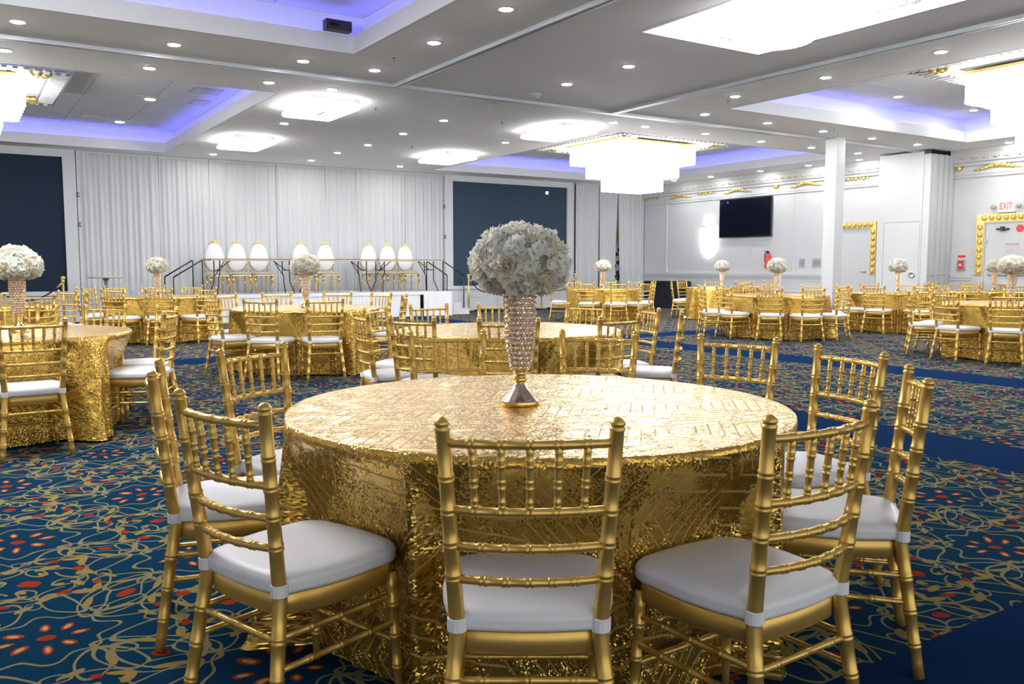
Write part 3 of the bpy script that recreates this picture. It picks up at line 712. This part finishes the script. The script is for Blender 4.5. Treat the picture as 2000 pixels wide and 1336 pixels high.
ob('door_sticker', (MB().xf(MB().lathe([(.0001, .004), (.085, .004), (.085, 0)], 8, caps=False), lambda p: (XR-.031-p[2], 9.64+p[0], 2.07+p[1])), 'red'), d2)
t = thing('door_notice', 'white paper notice with faint red lines on the exit door', 'notice', (XR-.031, 9.79, 1.66))
ob('paper', (MB().box(-.003, 0, -.15, .15, -.12, .12), 'white'), t)
ob('print_band', (MB().box(-.005, -.002, -.14, .14, .05, .10), 'grey'), t)
for k in range(3): ob('print_line', (MB().box(-.005, -.002, -.13, .13, -.085+.045*k, -.07+.045*k), 'redprint'), t)
t = thing('exit_sign', 'lit exit sign with red letters above the gold-framed double door', 'exit sign', (XR, 9.94, 2.55))
ob('housing', (MB().box(-.07, 0, -.17, .17, -.12, .12), 'exitbox'), t)
ob('bracket', (MB().box(-.05, 0, -.19, .19, -.135, -.12), 'grey'), t)
for s in (-1, 1): ob('emergency_lamp', (MB().xf(MB().lathe([(.03, 0), (.05, .03), (.052, .05), (.0001, .052)], 14), lambda p: (-.03-p[2], s*.27+p[0], p[1])), 'grey', True), t); 
fc = bpy.data.curves.new('exit_text', 'FONT'); fc.body = 'EXIT'; fc.size = .21; fc.align_x = 'CENTER'; fc.align_y = 'CENTER'; fc.extrude = .003; fc.space_character = 1.05; fc.offset = .004
fc.materials.append(M['exit'])
tmp = bpy.data.objects.new('tmp', fc); COL.objects.link(tmp); bpy.context.view_layer.update()
em = bpy.data.meshes.new_from_object(tmp.evaluated_get(bpy.context.evaluated_depsgraph_get())); bpy.data.objects.remove(tmp)
tx = ob('exit_letters', em); tx.parent = t; tx.location = (-.074, 0, 0); tx.rotation_euler = (pi/2, 0, -pi/2); tx.scale = (.62, 1, 1)
t = thing('fire_alarm', 'red fire alarm box with red strip above it beside the gold-framed exit door', 'fire alarm', (XR, 10.9, 1.29))
ob('box', (MB().box(-.05, 0, -.085, .085, -.12, .12), 'grey'), t); ob('pull_station', (MB().box(-.065, -.04, -.07, .05, -.09, .10), 'red'), t); ob('handle', (MB().box(-.075, -.06, -.04, .02, -.03, .03), 'white'), t)
ob('red_strip', (MB().box(-.012, 0, -.085, .085, .17, .22), 'red'), t)
t = thing('light_switch', 'ivory light switch beside the gold-framed exit door', 'switch', (XR, 10.72, 1.62)); ob('plate', (MB().box(-.01, 0, -.04, .04, -.08, .08), pbr('ivory plastic', (.75, .70, .52), .5)), t); ob('toggle', (MB().box(-.02, -.008, -.012, .012, -.02, .03), 'white'), t)
for i, (y, w, l) in enumerate(((15.28, .09, 'narrow grey switch plate on the wall below the television side'), (14.82, .13, 'wide grey switch plate on the wall next to the column'))):
    t = thing('switch_plate', l, 'switch', (XR, y, 1.36)); ob('plate', (MB().box(-.012, 0, -w, w, -.11, .11), 'grey'), t)
    for k in range(2+i): ob('toggle', (MB().box(-.022, -.01, -w+.03+k*.07, -w+.06+k*.07, -.04, .04), 'steel'), t)
t = thing('fire_extinguisher', 'red fire extinguisher hung on the white wall below the television', 'extinguisher', (XR-.11, 16.36, 1.2))
ob('cylinder', (MB().lathe([(.02, 0), (.075, .01), (.08, .04), (.08, .33), (.05, .40), (.025, .43)], 16), 'red', True), t); ob('valve', (MB().box(-.03, .03, -.03, .03, .42, .47).box(-.015, .015, -.02, .12, .47, .49), 'black'), t)
ob('hose', (MB().tube([(0, .03, .45), (0, .11, .42), (0, .11, .2)], .012, 7), 'black', True), t); ob('bracket', (MB().box(.06, .11, -.04, .04, .1, .3), 'steel'), t)
t = thing('socket_box', 'small white socket box on the wall near the black draped table', 'socket', (XR, 20.55, 1.17)); ob('box', (MB().box(-.06, 0, -.06, .06, -.1, .1), 'white'), t); ob('conduit', (MB().box(-.025, 0, -.012, .012, .1, 2.1), 'white'), t)
# square column and folded partition store
struct('wall_column', (MB().box(15.02, 15.29, 11.16, 11.43, 0, HC), 'white'))
pw = struct('wall_partition', (MB().box(18.325, XR, 11.34, 12.42, 0, HC-.035), 'white'))
for q in ((11.32, 11.352, 0, HC-.035), (12.248, 12.42, 0, HC-.035), (11.352, 12.248, 2.268, HC-.035)): ob('face_board', (MB().box(18.30, 18.325, *q), 'white'), pw)
pd = struct('door_3', (MB().box(18.30, 18.32, 11.36, 12.24, .02, 2.26), 'white'))
ob('door_pull', (MB().xf(MB().lathe([(.0001, .012), (.05, .012), (.075, .02), (.08, .0)], 20, caps=False), lambda p: (18.30-p[2], 11.5+p[0], 1.07+p[1])), 'steel', True), pd)
fp = thing('folding_partition', 'stack of folded white partition panels beside the pocket door', 'partition', (0, 0, 0))
for k in range(9):
    xk = 18.31+k*.104
    ob('partition_panel', (MB().box(xk+.006, xk+.098, 11.16-.02*(k % 2), 11.34, .02, HC-.10), 'white'), fp)
    ob('hanger', (MB().box(xk+.035, xk+.055, 11.18, 11.30, HC-.11, HC-.01), 'black'), fp)
    ob('latch', (MB().box(xk+.04, xk+.06, 11.13, 11.16, 1.05, 1.08), 'grey'), fp)
# black draped table in the corner
t = thing('draped_table', 'table under a floor-length black cloth in the corner by the white wall', 'table', (18.55, 19.75, 0))
ob('top_cloth', (MB().box(-.36, .36, -.66, .66, .78, .81), 'blackcloth'), t)
for a, c in (((-.36, .66), (-.36, -.66)), ((-.36, -.66), (.36, -.66)), ((.36, -.66), (.36, .66)), ((.36, .66), (-.36, .66))):
    n = 60; P = []
    L = sqrt((c[0]-a[0])**2+(c[1]-a[1])**2); nx, ny = -(c[1]-a[1])/L*-1, (c[0]-a[0])/L*-1
    for j in range(3):
        for i in range(n):
            q = i/(n-1); d = .012*sin(q*L*50)*(1-j/2)
            P.append((a[0]+(c[0]-a[0])*q+nx*d, a[1]+(c[1]-a[1])*q+ny*d, .005+.78*j/2))
    ob('cloth_side', (MB().grid(P, n, 3), 'blackcloth', True), t)

# ------------------------------------------------------------------ banquet chair
def rings(ts, lo=0.0, hi=1.0):
    """sample list (t, bump) with double bamboo rings at ts (t in metres along the member)"""
    S = []
    for c in ts:
        S += [(c-.011, 0), (c-.008, 1), (c-.003, .8), (c, -.3), (c+.003, .8), (c+.008, 1), (c+.011, 0)]
    return S
def turned(p0, p1, r0, r1, ring_at, bump=.0028, bow=(0, 0, 0), n=10, taper_mid=0.0):
    L = sqrt(sum((p1[i]-p0[i])**2 for i in range(3)))
    S = rings([f*L for f in ring_at]) + [(L*k/8, 0) for k in range(9)]
    S = sorted(S, key=lambda q: q[0])
    pts, rad = [], []
    for t_, bmp in S:
        f = min(1, max(0, t_/L)); k = 1-(2*f-1)**2
        pts.append(tuple(p0[i]+(p1[i]-p0[i])*f+bow[i]*k for i in range(3)))
        rad.append(r0+(r1-r0)*f+bump*bmp-taper_mid*0)
    return MB().tube(pts, rad, n)
def post_at(s, z):
    if z < .41: f = z/.41; x, y = .205-.040*f, -.255+.060*f
    else: f = (z-.41)/.51; x, y = .165+.030*f, -.195-.055*f
    return (s*x, y, z)
def make_post(s):
    S = rings([.10, .20, .30, .545, .625, .702, .78]) + [(z, 0) for z in (0, .05, .15, .26, .36, .40, .42, .48, .58, .66, .74, .85)]
    S += [(.888, 0), (.891, .7), (.896, .7), (.898, -.6), (.901, -.6), (.904, .6), (.909, .3), (.915, -1.5), (.919, -4.0), (.921, -6.5)]
    S = sorted(S); pts = [post_at(s, z) for z, _ in S]; rad = []
    for z, bmp in S:
        r = .0165+.003*max(0, 1-abs(z-.41)/.41)
        rad.append(max(.0015, r+.0022*bmp))
    return MB().tube(pts, rad, 14)
def trap(s, z, inset=0.0, n=7):
    """rounded trapezoid seat outline"""
    C = [(.206-inset, .205-inset), (-.206+inset, .205-inset), (-.180+inset, -.205+inset), (.180-inset, -.205+inset)]; R = [.08, .08, .06, .06]
    out = []
    for k in range(4):
        x, y = C[k]; r = R[k]; a0 = k*pi/2
        cx, cy = x-r*(1 if x > 0 else -1), y-r*(1 if y > 0 else -1)
        for q in range(n):
            a = a0+q*pi/2/(n-1); out.append(((cx+r*cos(a))*s, (cy+r*sin(a))*s, z))
        # slight bulge on the sides
        x2, y2 = C[(k+1) % 4]
        r2 = R[(k+1) % 4]; L2 = sqrt((x2-x)**2+(y2-y)**2)
        for q in range(1, 6):
            f = r/L2+(1-(r+r2)/L2)*q/6; mx, my = x+(x2-x)*f, y+(y2-y)*f; bl = (.016 if k % 2 else .008)*sin(pi*q/6)
            nx_, ny_ = -(y2-y)/L2, (x2-x)/L2
            if nx_*mx+ny_*my < 0: nx_, ny_ = -nx_, -ny_
            out.append(((mx+nx_*bl)*s, (my+ny_*bl)*s, z))
    return out
def make_chair():
    t = thing('banquet_chair', 'gold chair', 'chair')
    for s in (-1, 1): ob('back_post', (make_post(s), 'gold', True), t)
    for s in (-1, 1): ob('leg', (turned((s*.176, .176, .375), (s*.190, .192, 0), .0165, .0115, [.25, .5, .75], n=12), 'gold', True), t)
    ob('seat_frame', (MB().loops([trap(.94, .352), trap(.97, .357), trap(.97, .407), trap(.94, .412)]), 'gold', True), t)
    prof = [(.955, .411), (1.0, .417), (1.012, .425), (1.005, .432), (1.012, .439), (1.0, .449), (.96, .459), (.86, .465), (.6, .469), (.2, .470)]
    cu = ob('cushion', (MB().loops([trap(s, z, -.004) for s, z in prof]), 'cushion', True), t)
    for s in (-1, 1):
        p = post_at(s, .428); b = MB()
        b.lathe([(.0205, -.017), (.0235, -.015), (.0235, .015), (.0205, .017)], 14, p, caps=False)
        b.cbox((p[0]-s*.018, p[1]+.026, .426), (.022, .04, .026))
        ob('tie', (b, 'tie', False), cu)
    rz = [.862, .706, .620, .540]
    sp = [k/6 for k in range(1, 6)]
    for i, z in enumerate(rz):
        a, c = post_at(-1, z), post_at(1, z)
        ob('top_rail' if i == 0 else 'back_rail', (turned(a, c, .0105, .0105, sp if i < 2 else [.2, .35, .5, .65, .8], .0022, (0, -.030, 0), 10), 'gold', True), t)
    for f in sp:
        k = 1-(2*f-1)**2
        a, c = post_at(-1, rz[0]), post_at(1, rz[0]); top = (a[0]+(c[0]-a[0])*f, a[1]-.030*k, rz[0])
        a, c = post_at(-1, rz[1]), post_at(1, rz[1]); bot = (a[0]+(c[0]-a[0])*f, a[1]-.030*k, rz[1])
        ob('spindle', (turned(bot, top, .0072, .0095, [.12, .42, .72], .0020, n=8), 'gold', True), t)
    lg = lambda s, z: (s*(.176+.014*(1-z/.375)), .176+.016*(1-z/.375), z)
    ob('stretcher', (turned(post_at(-1, .298), post_at(1, .298), .0095, .0095, [.2, .5, .8], .002), 'gold', True), t)
    ob('stretcher', (turned(lg(-1, .17), lg(1, .17), .009, .009, [.2, .5, .8], .002), 'gold', True), t)
    for s in (-1, 1):
        ob('stretcher', (turned(post_at(s, .305), lg(s, .305), .009, .009, [.25, .5, .75], .002), 'gold', True), t)
        ob('stretcher', (turned(post_at(s, .225), lg(s, .225), .009, .009, [.25, .5, .75], .002), 'gold', True), t)
    index_tree(t)
    return t
TABLES = {1:(1.754,2.525),2:(0.31,7.52),3:(3.72,5.77),4:(3.61,10.17),5:(0.34,13.13),6:(2.92,15.52),7:(12.68,15.65),8:(15.60,14.71),9:(12.37,10.35),10:(15.47,10.01),11:(12.16,6.17),12:(18.06,9.52)}
CHAIRS = {
 1:[(1.19,1.76,-123),(0.80,2.33,-162),(0.81,3.04,166),(1.19,3.43,122),(2.09,3.74,70),(2.66,3.37,43),(2.94,2.81,18),(2.83,2.25,-14),(2.41,1.77,-50),(1.71,1.54,-88)],
 2:[(0.40,6.58,-85),(1.18,7.13,-24),(1.29,7.73,12),(0.97,8.22,47),(0.41,8.47,84)],
 3:[(2.78,5.92,171),(3.14,6.52,128),(2.85,5.39,-157),(3.20,4.97,-123),(3.83,4.82,-83),(4.51,5.00,-44),(4.62,5.46,-19),(4.60,6.12,22),(4.17,6.60,62),(3.64,6.71,95)],
 4:[(2.96,9.48,-134),(3.45,9.23,-100),(2.68,10.00,-170),(3.05,10.93,126),(3.63,11.12,89),(4.22,10.90,50),(4.52,10.43,16),(4.41,9.65,-33)],
 5:[(0.78,12.28,-63),(1.29,13.07,-4),(1.16,13.61,30),(0.62,14.04,73)],
 6:[(2.76,14.59,-100),(2.26,14.84,-134),(1.95,15.63,174),(2.15,16.08,144),(2.52,16.46,113),(3.05,16.55,83),(3.53,16.25,50),(3.36,14.68,-63)],
 7:[(11.88,16.22,144),(11.88,15.14,-148),(12.25,14.66,-113),(12.79,14.58,-84),(13.47,15.13,-34),(12.72,16.60,87),(13.35,16.32,44),(13.61,15.83,10)],
 8:[(14.92,15.37,136),(15.46,15.65,99),(16.16,15.48,54),(16.64,15.01,16),(16.65,14.46,-13),(15.23,13.84,-113)],
 9:[(11.47,10.95,146),(11.43,10.47,173),(11.59,9.81,-145),(11.92,9.36,-114),(12.46,9.27,-85),(13.19,9.88,-30),(13.31,10.50,9),(11.87,11.38,116),(12.82,11.19,62)],
 10:[(14.59,10.35,159),(14.55,9.79,-167),(14.93,9.23,-125),(15.95,10.83,60),(16.35,10.38,23),(16.41,9.87,-9)],
 11:[(11.55,7.01,126),(11.23,6.36,168),(11.30,5.77,-155),(12.55,7.04,66),(13.04,6.53,22),(12.06,7.12,96)],
 12:[(17.34,10.28,134),(17.93,10.51,98),(17.12,9.41,-173),(18.97,9.80,17),(18.70,10.23,48),(17.41,8.84,-134)],
}
WHERE = {1: 'the table nearest the plain carpet corner', 2: 'the table midway to the navy screen', 3: 'the table between carpet corner and stage', 4: 'the table nearest the stage middle',
         5: 'the table nearest the navy screen', 6: 'the table nearest the stage steps', 7: 'the table nearest the corner curtain', 8: 'the table nearest the television', 9: 'the table before the square column',
         10: 'the table nearest the pocket door', 11: 'the table beside the blue carpet band', 12: 'the table nearest the exit door'}
MARKS = {'stage': (7.7, 20.5), 'navy-screen': (0, YS), 'slate-screen': (14.1, YS), 'corner-curtain': (17.8, YS), 'television': (XR, 17.26), 'pocket-door': (18.3, 11.8), 'exit-door': (XR, 9.4), 'steps': (4.2, 20.3)}
def sides(k):
    """which landmark each chair of a table has on its side, each landmark used once"""
    cx, cy = TABLES[k]; out = {}; used = set(); cand = []; marks = dict(MARKS)
    if k in (1, 3): marks['carpet-band'] = (5.8, cy)
    if k == 1: marks['carpet-corner'] = (cx, -5)
    for i, (x, y, _) in enumerate(CHAIRS[k]):
        a = atan2(y-cy, x-cx)
        for m_, (mx, my) in marks.items():
            bb = atan2(my-cy, mx-cx)
            for w, off in (('on %s side', 0), ('opposite %s side', pi)):
                d = abs((a-bb-off+pi) % (2*pi)-pi)
                if d < radians(24): cand.append((d, i, w % m_))
    for d, i, w in sorted(cand):
        if i not in out and w not in used: out[i] = w; used.add(w)
    return out
chair = None
for k in sorted(CHAIRS):
    SD = sides(k)
    for i, (x, y, a) in enumerate(CHAIRS[k]):
        # seat faces the table: local +Y points back along -a
        rz = radians(a) + pi/2
        lab = 'gold chair with white cushion at ' + WHERE[k] + (' ' + SD[i] if i in SD else ''); grp = 'chairs at ' + WHERE[k]
        if chair is None:
            chair = make_chair(); chair.location = (x, y, 0); chair.rotation_euler = (0, 0, rz); chair['label'] = lab; chair['group'] = grp
        else: copy_tree(chair, (x, y, 0), rz, lab, grp)

# ------------------------------------------------------------------ sequin tablecloths
ZT = .755
def cloth(k, nth=300, nz=26):
    cx, cy = TABLES[k]; R = .89; r = random.Random(100+k)
    seats = [(x-cx, y-cy, -cos(radians(a)), -sin(radians(a))) for x, y, a in CHAIRS[k]]   # seat centre and the way it faces
    fr = [(n, r.random()*6.28, r.uniform(.5, 1)) for n in (7, 11, 16, 23)]
    b = MB(); uvs = []
    P = []
    zs = [ZT-.004-(ZT-.012)*((j+1)/nz) for j in range(nz)]
    rings_ = [(.0, ZT, 0)] 
    tops = [.15, .35, .55, .7, .8, .85, .875]
    o = 0
    # top
    for q in tops:
        P += [(q*cos(2*pi*i/nth), q*sin(2*pi*i/nth), ZT+.0012*sin(9*q+3*cos(4*pi*i/nth))) for i in range(nth)]
    P += [(.886*cos(2*pi*i/nth), .886*sin(2*pi*i/nth), ZT-.003) for i in range(nth)]
    for j, z in enumerate(zs):
        f = 1-z/ZT
        for i in range(nth):
            th_ = 2*pi*i/nth
            fo = sum(w*sin(n*th_+p+.5*f*n*.15) for n, p, w in fr)/sum(w for _, _, w in fr)
            fo2 = max(0, fo)**.8*1.25 - .25
            rad = R+.005 + f**1.1*(.12*fo2+.055) + .012*f*sin(31*th_+fr[0][1])
            if z < .06: rad += (.06-z)*.35*max(0, fo)
            hz = min(1, max(0, (.745-z)/.255)); hz = min(1, hz**1.3*(2-hz)) if hz < 1 else 1
            ux, uy = cos(th_), sin(th_)
            for sx_, sy_, fx_, fy_ in seats:
                uf = ux*fx_+uy*fy_
                if uf > -.5: continue
                lim = (sx_*fx_+sy_*fy_ + (.216 if z > .34 else .222) + .006*(1+sin(40*th_))*f)/uf      # where this ray meets the seat front
                lx = abs((lim*ux-sx_)*-fy_+(lim*uy-sy_)*fx_)
                win = min(1, max(0, (.30-lx)/.05)); win = win*win*(3-2*win)
                if rad > lim: rad += (lim-rad)*win*hz
            P.append((rad*cos(th_), rad*sin(th_), max(.004, z+.012*(1 if z < .03 else 0)*max(0, sin(5*th_+fr[1][1])))))
    nr = len(tops)+1+nz
    b.v = [(0, 0, ZT)]+P
    for i in range(nth): b.face((0, 1+i, 1+(i+1) % nth))
    for j in range(nr-1):
        for i in range(nth): b.face((1+j*nth+i, 1+(j+1)*nth+i, 1+(j+1)*nth+(i+1) % nth, 1+j*nth+(i+1) % nth))
    me = b.mesh('tablecloth', 'sequin', True)
    # unrolled uv in metres: flat on the top, wrapped round the drop
    uvl = me.uv_layers.new(name='UVMap')
    def uv_of(vi, ref):
        x, y, z = b.v[vi]
        ri = (vi-1)//nth
        if vi == 0 or ri <= len(tops): return (x, y)
        i = (vi-1) % nth; a = i
        if ref is not None and ref-a > nth/2: a += nth
        if ref is not None and a-ref > nth/2: a -= nth
        return (5+2*pi*.95*a/nth, z)
    data = []
    for p in me.polygons:
        vi = list(p.vertices); side = all((v-1)//nth >= len(tops) and v > 0 for v in vi)
        ref = (vi[0]-1) % nth
        for v in vi:
            if side:
                a = (v-1) % nth
                if a-ref > nth/2: a -= nth
                elif ref-a > nth/2: a += nth
                data += [5+2*pi*.95*a/nth, b.v[v][2]]
            else: data += [b.v[v][0], b.v[v][1]]
    uvl.data.foreach_set('uv', data)
    return me
for k in sorted(TABLES):
    x, y = TABLES[k]
    ob('tablecloth', cloth(k, 320, 26 if k < 5 else 20), None, (x, y, 0), 0, 'gold sequin cloth to the floor over ' + WHERE[k], 'tablecloth', 'gold sequin tablecloths')

# ------------------------------------------------------------------ vases and flowers
VP = [(.055, .365), (.054, .335), (.053, .28), (.051, .22), (.047, .16), (.042, .12), (.036, .085), (.026, .06)]   # radius, height above the foot (foot is .09 tall)
def vr(z):
    for (r1, z1), (r0, z0) in zip(VP, VP[1:]):
        if z0 <= z <= z1: return r0+(r1-r0)*(z-z0)/(z1-z0)
    return VP[0][0] if z > VP[0][1] else VP[-1][0]
foot_prof = [(.068, 0), (.071, .003), (.071, .017), (.066, .021), (.060, .026), (.046, .042), (.030, .060), (.020, .074), (.018, .084)]
knob_prof = [(.018, .082), (.024, .085), (.025, .098), (.018, .102), (.020, .106), (.024, .112), (.026, .122)]
cr = MB(); cr.lathe([(.0001, -.0072), (.0060, -.004), (.0078, 0), (.0060, .004), (.0035, .0066), (.0001, .0070)], 8, caps=False)
ringm = MB().torus((0, 0, 0), .0098, .0016, 10, 4)
bead_pos = []
NROW = 16
for j in range(NROW):
    z = .075+j*.0178
    r_ = vr(z); n = max(8, round(2*pi*r_/.0215))
    for i in range(n):
        a = 2*pi*(i+.5*(j % 2))/n
        bead_pos.append((a, r_, z+.062))
def bead_xf(a, r_, z):
    return lambda p: (r_*cos(a)+p[2]*cos(a)-p[0]*sin(a), r_*sin(a)+p[2]*sin(a)+p[0]*cos(a), z+p[1])
crystal_me = cr.mesh('crystal', 'crystal'); ring_me = ringm.mesh('wire_ring', 'rose_gold', True)
core = MB().lathe([(r_*.90, z+.062) for r_, z in reversed(VP)], 24)
core_me = core.mesh('vase_core', pbr('inner glass', (.62, .48, .38), .15, .5)); foot_me = MB().lathe(foot_prof, 36).mesh('foot', 'rose_gold', True)
band_me = MB().lathe([(.0705, .001), (.0725, .004), (.0725, .016), (.0705, .019)], 36, caps=False).mesh('foot_band', 'goldpolish', True)
knob_me = MB().lathe(knob_prof, 28).mesh('knob', 'goldpolish', True)
bj, rj = MB(), MB()
for a, r_, z in bead_pos: bj.xf(cr, bead_xf(a, r_, z)); rj.xf(ringm, bead_xf(a, r_, z))
bj_me = bj.mesh('crystals', 'crystal'); rj_me = rj.mesh('wire_rings', 'rose_gold', True)
from mathutils import Matrix, Vector
def vase(x, y, lab, full):
    t = thing('crystal_vase', lab, 'vase', (x, y, ZT-.001), 0, 'crystal bead vases')
    f = ob('foot', foot_me, t); ob('foot_band', band_me, f); ob('knob', knob_me, t); c = ob('body', core_me, t)
    if full:
        for a, r_, z in bead_pos:
            m = Matrix(((-sin(a), 0, cos(a), r_*cos(a)), (cos(a), 0, sin(a), r_*sin(a)), (0, 1, 0, z), (0, 0, 0, 1)))
            o = ob('crystal', crystal_me, t); o.matrix_local = m
        o = ob('wire_rings', rj_me, t); o['kind'] = 'stuff'
    else:
        o = ob('crystals', bj_me, c); o['kind'] = 'stuff'
        o = ob('wire_rings', rj_me, c); o['kind'] = 'stuff'
# petals
def petal(w, h, cup, curl, tip=0.0):
    """a curved petal standing from the origin towards +Z, bowl opening to -Y"""
    P = []
    for j in range(5):
        f = j/4
        for i in range(5):
            g = i/2-1
            wid = w*(sin(pi*(.10+.84*f))**.62)
            yy = -cup*(g*g)*w - 0
            zz = h*f*(1-.30*g*g*f)
            P.append((g*wid, yy+curl*f*f*h, zz))
    return MB().grid(P, 5, 5)
def rose(seed):
    r = random.Random(seed); b = MB()
    for k in range(24):
        f = k/23; a = k*2.399+r.uniform(-.2, .2)
        rad = .004+.040*f; h = .034+.012*f; tilt = .05+1.05*f*f
        pt = petal(.012+.020*f, h, .55-.2*f, .10+.25*f)
        ct, st_ = cos(tilt), sin(tilt)
        def fn(p, a=a, rad=rad, ct=ct, st_=st_, f=f):
            x, y_, z = p; y2 = y_*ct+z*st_; z2 = z*ct-y_*st_
            y2 += rad*.75
            return (x*cos(a)-y2*sin(a), x*sin(a)+y2*cos(a), z2-.012*f+r.uniform(-.0008, .0008))
        b.cur = 1 if f < .45 else 0
        pt.mi = [b.cur]*len(pt.f); b.xf(pt, fn)
    return b
def floret(seed):
    r = random.Random(seed); b = MB()
    for k in range(4):
        a = k*pi/2+r.uniform(-.1, .1); pt = petal(.0165, .025, .18, .20)
        tilt = .95+r.uniform(-.35, .35)
        def fn(p, a=a, tilt=tilt):
            x, y_, z = p; y2 = y_*cos(tilt)+z*sin(tilt); z2 = z*cos(tilt)-y_*sin(tilt); y2 += .001
            return (x*cos(a)-y2*sin(a), x*sin(a)+y2*cos(a), z2)
        pt.mi = [0]*len(pt.f); b.xf(pt, fn)
    s_ = MB().sphere((0, 0, .004), .0035, 6, 4); s_.mi = [1]*len(s_.f); b.xf(s_, lambda p: p)
    return b
ROSE = [rose(1), rose(2)]; FLO = [floret(3), floret(4), floret(5)]
ROSE_ME = [q.mesh('rose', ['petal', 'petalin'], True) for q in ROSE]; FLO_ME = [q.mesh('floret', ['floret', 'green'], True) for q in FLO]
def frame(n_, spin):
    z = Vector(n_).normalized(); x = z.orthogonal().normalized(); y = z.cross(x)
    x2 = x*cos(spin)+y*sin(spin); y2 = z.cross(x2)
    return x2, y2, z
def dome(seed, nrose, nflo):
    """positions over a flattened ball: (kind, origin, normal, spin, scale)"""
    r = random.Random(seed); out = []; taken = []
    A, B_, C0 = .152, .130, .495
    def pt(u, v):
        ph = 2*pi*u; ct = v; s_ = sqrt(max(0, 1-ct*ct))
        zz = B_*ct if ct > 0 else .085*ct
        p = Vector((A*s_*cos(ph), A*s_*sin(ph), C0+zz)); n_ = Vector((s_*cos(ph)/A, s_*sin(ph)/A, ct/(B_ if ct > 0 else .085))).normalized()
        return p, n_
    tries = 0
    while len(taken) < nrose and tries < 4000:
        tries += 1; p, n_ = pt(r.random(), r.uniform(-.75, .98))
        if all((p-q).length > .088 for q in taken):
            taken.append(p); out.append(('rose', p+n_*.002, n_, r.random()*6, r.uniform(.85, 1.12)))
    fl = []; tries = 0
    while len(fl) < nflo and tries < 9000:
        tries += 1; p, n_ = pt(r.random(), r.uniform(-.85, 1))
        if all((p-q).length > .040 for q in taken) and all((p-q).length > .017 for q in fl):
            fl.append(p); out.append(('flo', p+n_*r.uniform(-.006, .020), (n_+Vector((r.uniform(-.55, .55), r.uniform(-.55, .55), r.uniform(-.4, .4)))).normalized(), r.random()*6, r.uniform(.95, 1.4)))
    return out
core_fl = MB().lathe([(.06, .415), (.12, .43), (.138, .475), (.135, .53), (.11, .575), (.06, .61), (.0001, .62)], 28).mesh('flower_core', 'petalin', True)
def bouquet(x, y, lab, full, seed=1):
    t = thing('flower_bouquet', lab, 'flowers', (x, y, ZT), seed*.7, 'white flower domes')
    ob('flower_core', core_fl, t)
    if full:
        for i, (k, p, n_, sp, s_) in enumerate(dome(seed, 17, 230)):
            a, c, z = frame(n_, sp)
            m = Matrix(((a.x*s_, c.x*s_, z.x*s_, p.x), (a.y*s_, c.y*s_, z.y*s_, p.y), (a.z*s_, c.z*s_, z.z*s_, p.z), (0, 0, 0, 1)))
            o = ob('rose' if k == 'rose' else 'floret', ROSE_ME[i % 2] if k == 'rose' else FLO_ME[i % 3], t); o.matrix_local = m
    else:
        o = ob('blossoms', joined_me, t); o['kind'] = 'stuff'
jm = MB()
for i, (k, p, n_, sp, s_) in enumerate(dome(5, 18, 120)):
    a, c, z = frame(n_, sp); src = ROSE[i % 2] if k == 'rose' else FLO[i % 3]
    src2 = MB(); src2.v = src.v; src2.f = src.f; src2.mi = [(0 if q == 0 else 1) if k == 'rose' else (2 if q == 0 else 3) for q in src.mi]
    jm.xf(src2, lambda q: tuple(p+(a*q[0]+c*q[1]+z*q[2])*s_*1.15))
joined_me = jm.mesh('blossoms', ['petal', 'petalin', 'floret', 'green'], True)
VASES = {1: (1.70, 2.565)}
for k, (x, y) in TABLES.items():
    if k == 3: continue
    vx, vy = {1: (1.70, 2.565), 2: (.41, 7.46)}.get(k, (x, y))
    vase(vx, vy, 'tall crystal-beaded vase with gold foot on ' + WHERE[k], k == 1)
    bouquet(vx, vy, 'dome of white roses and hydrangeas on ' + WHERE[k], k in (1, 2), k)
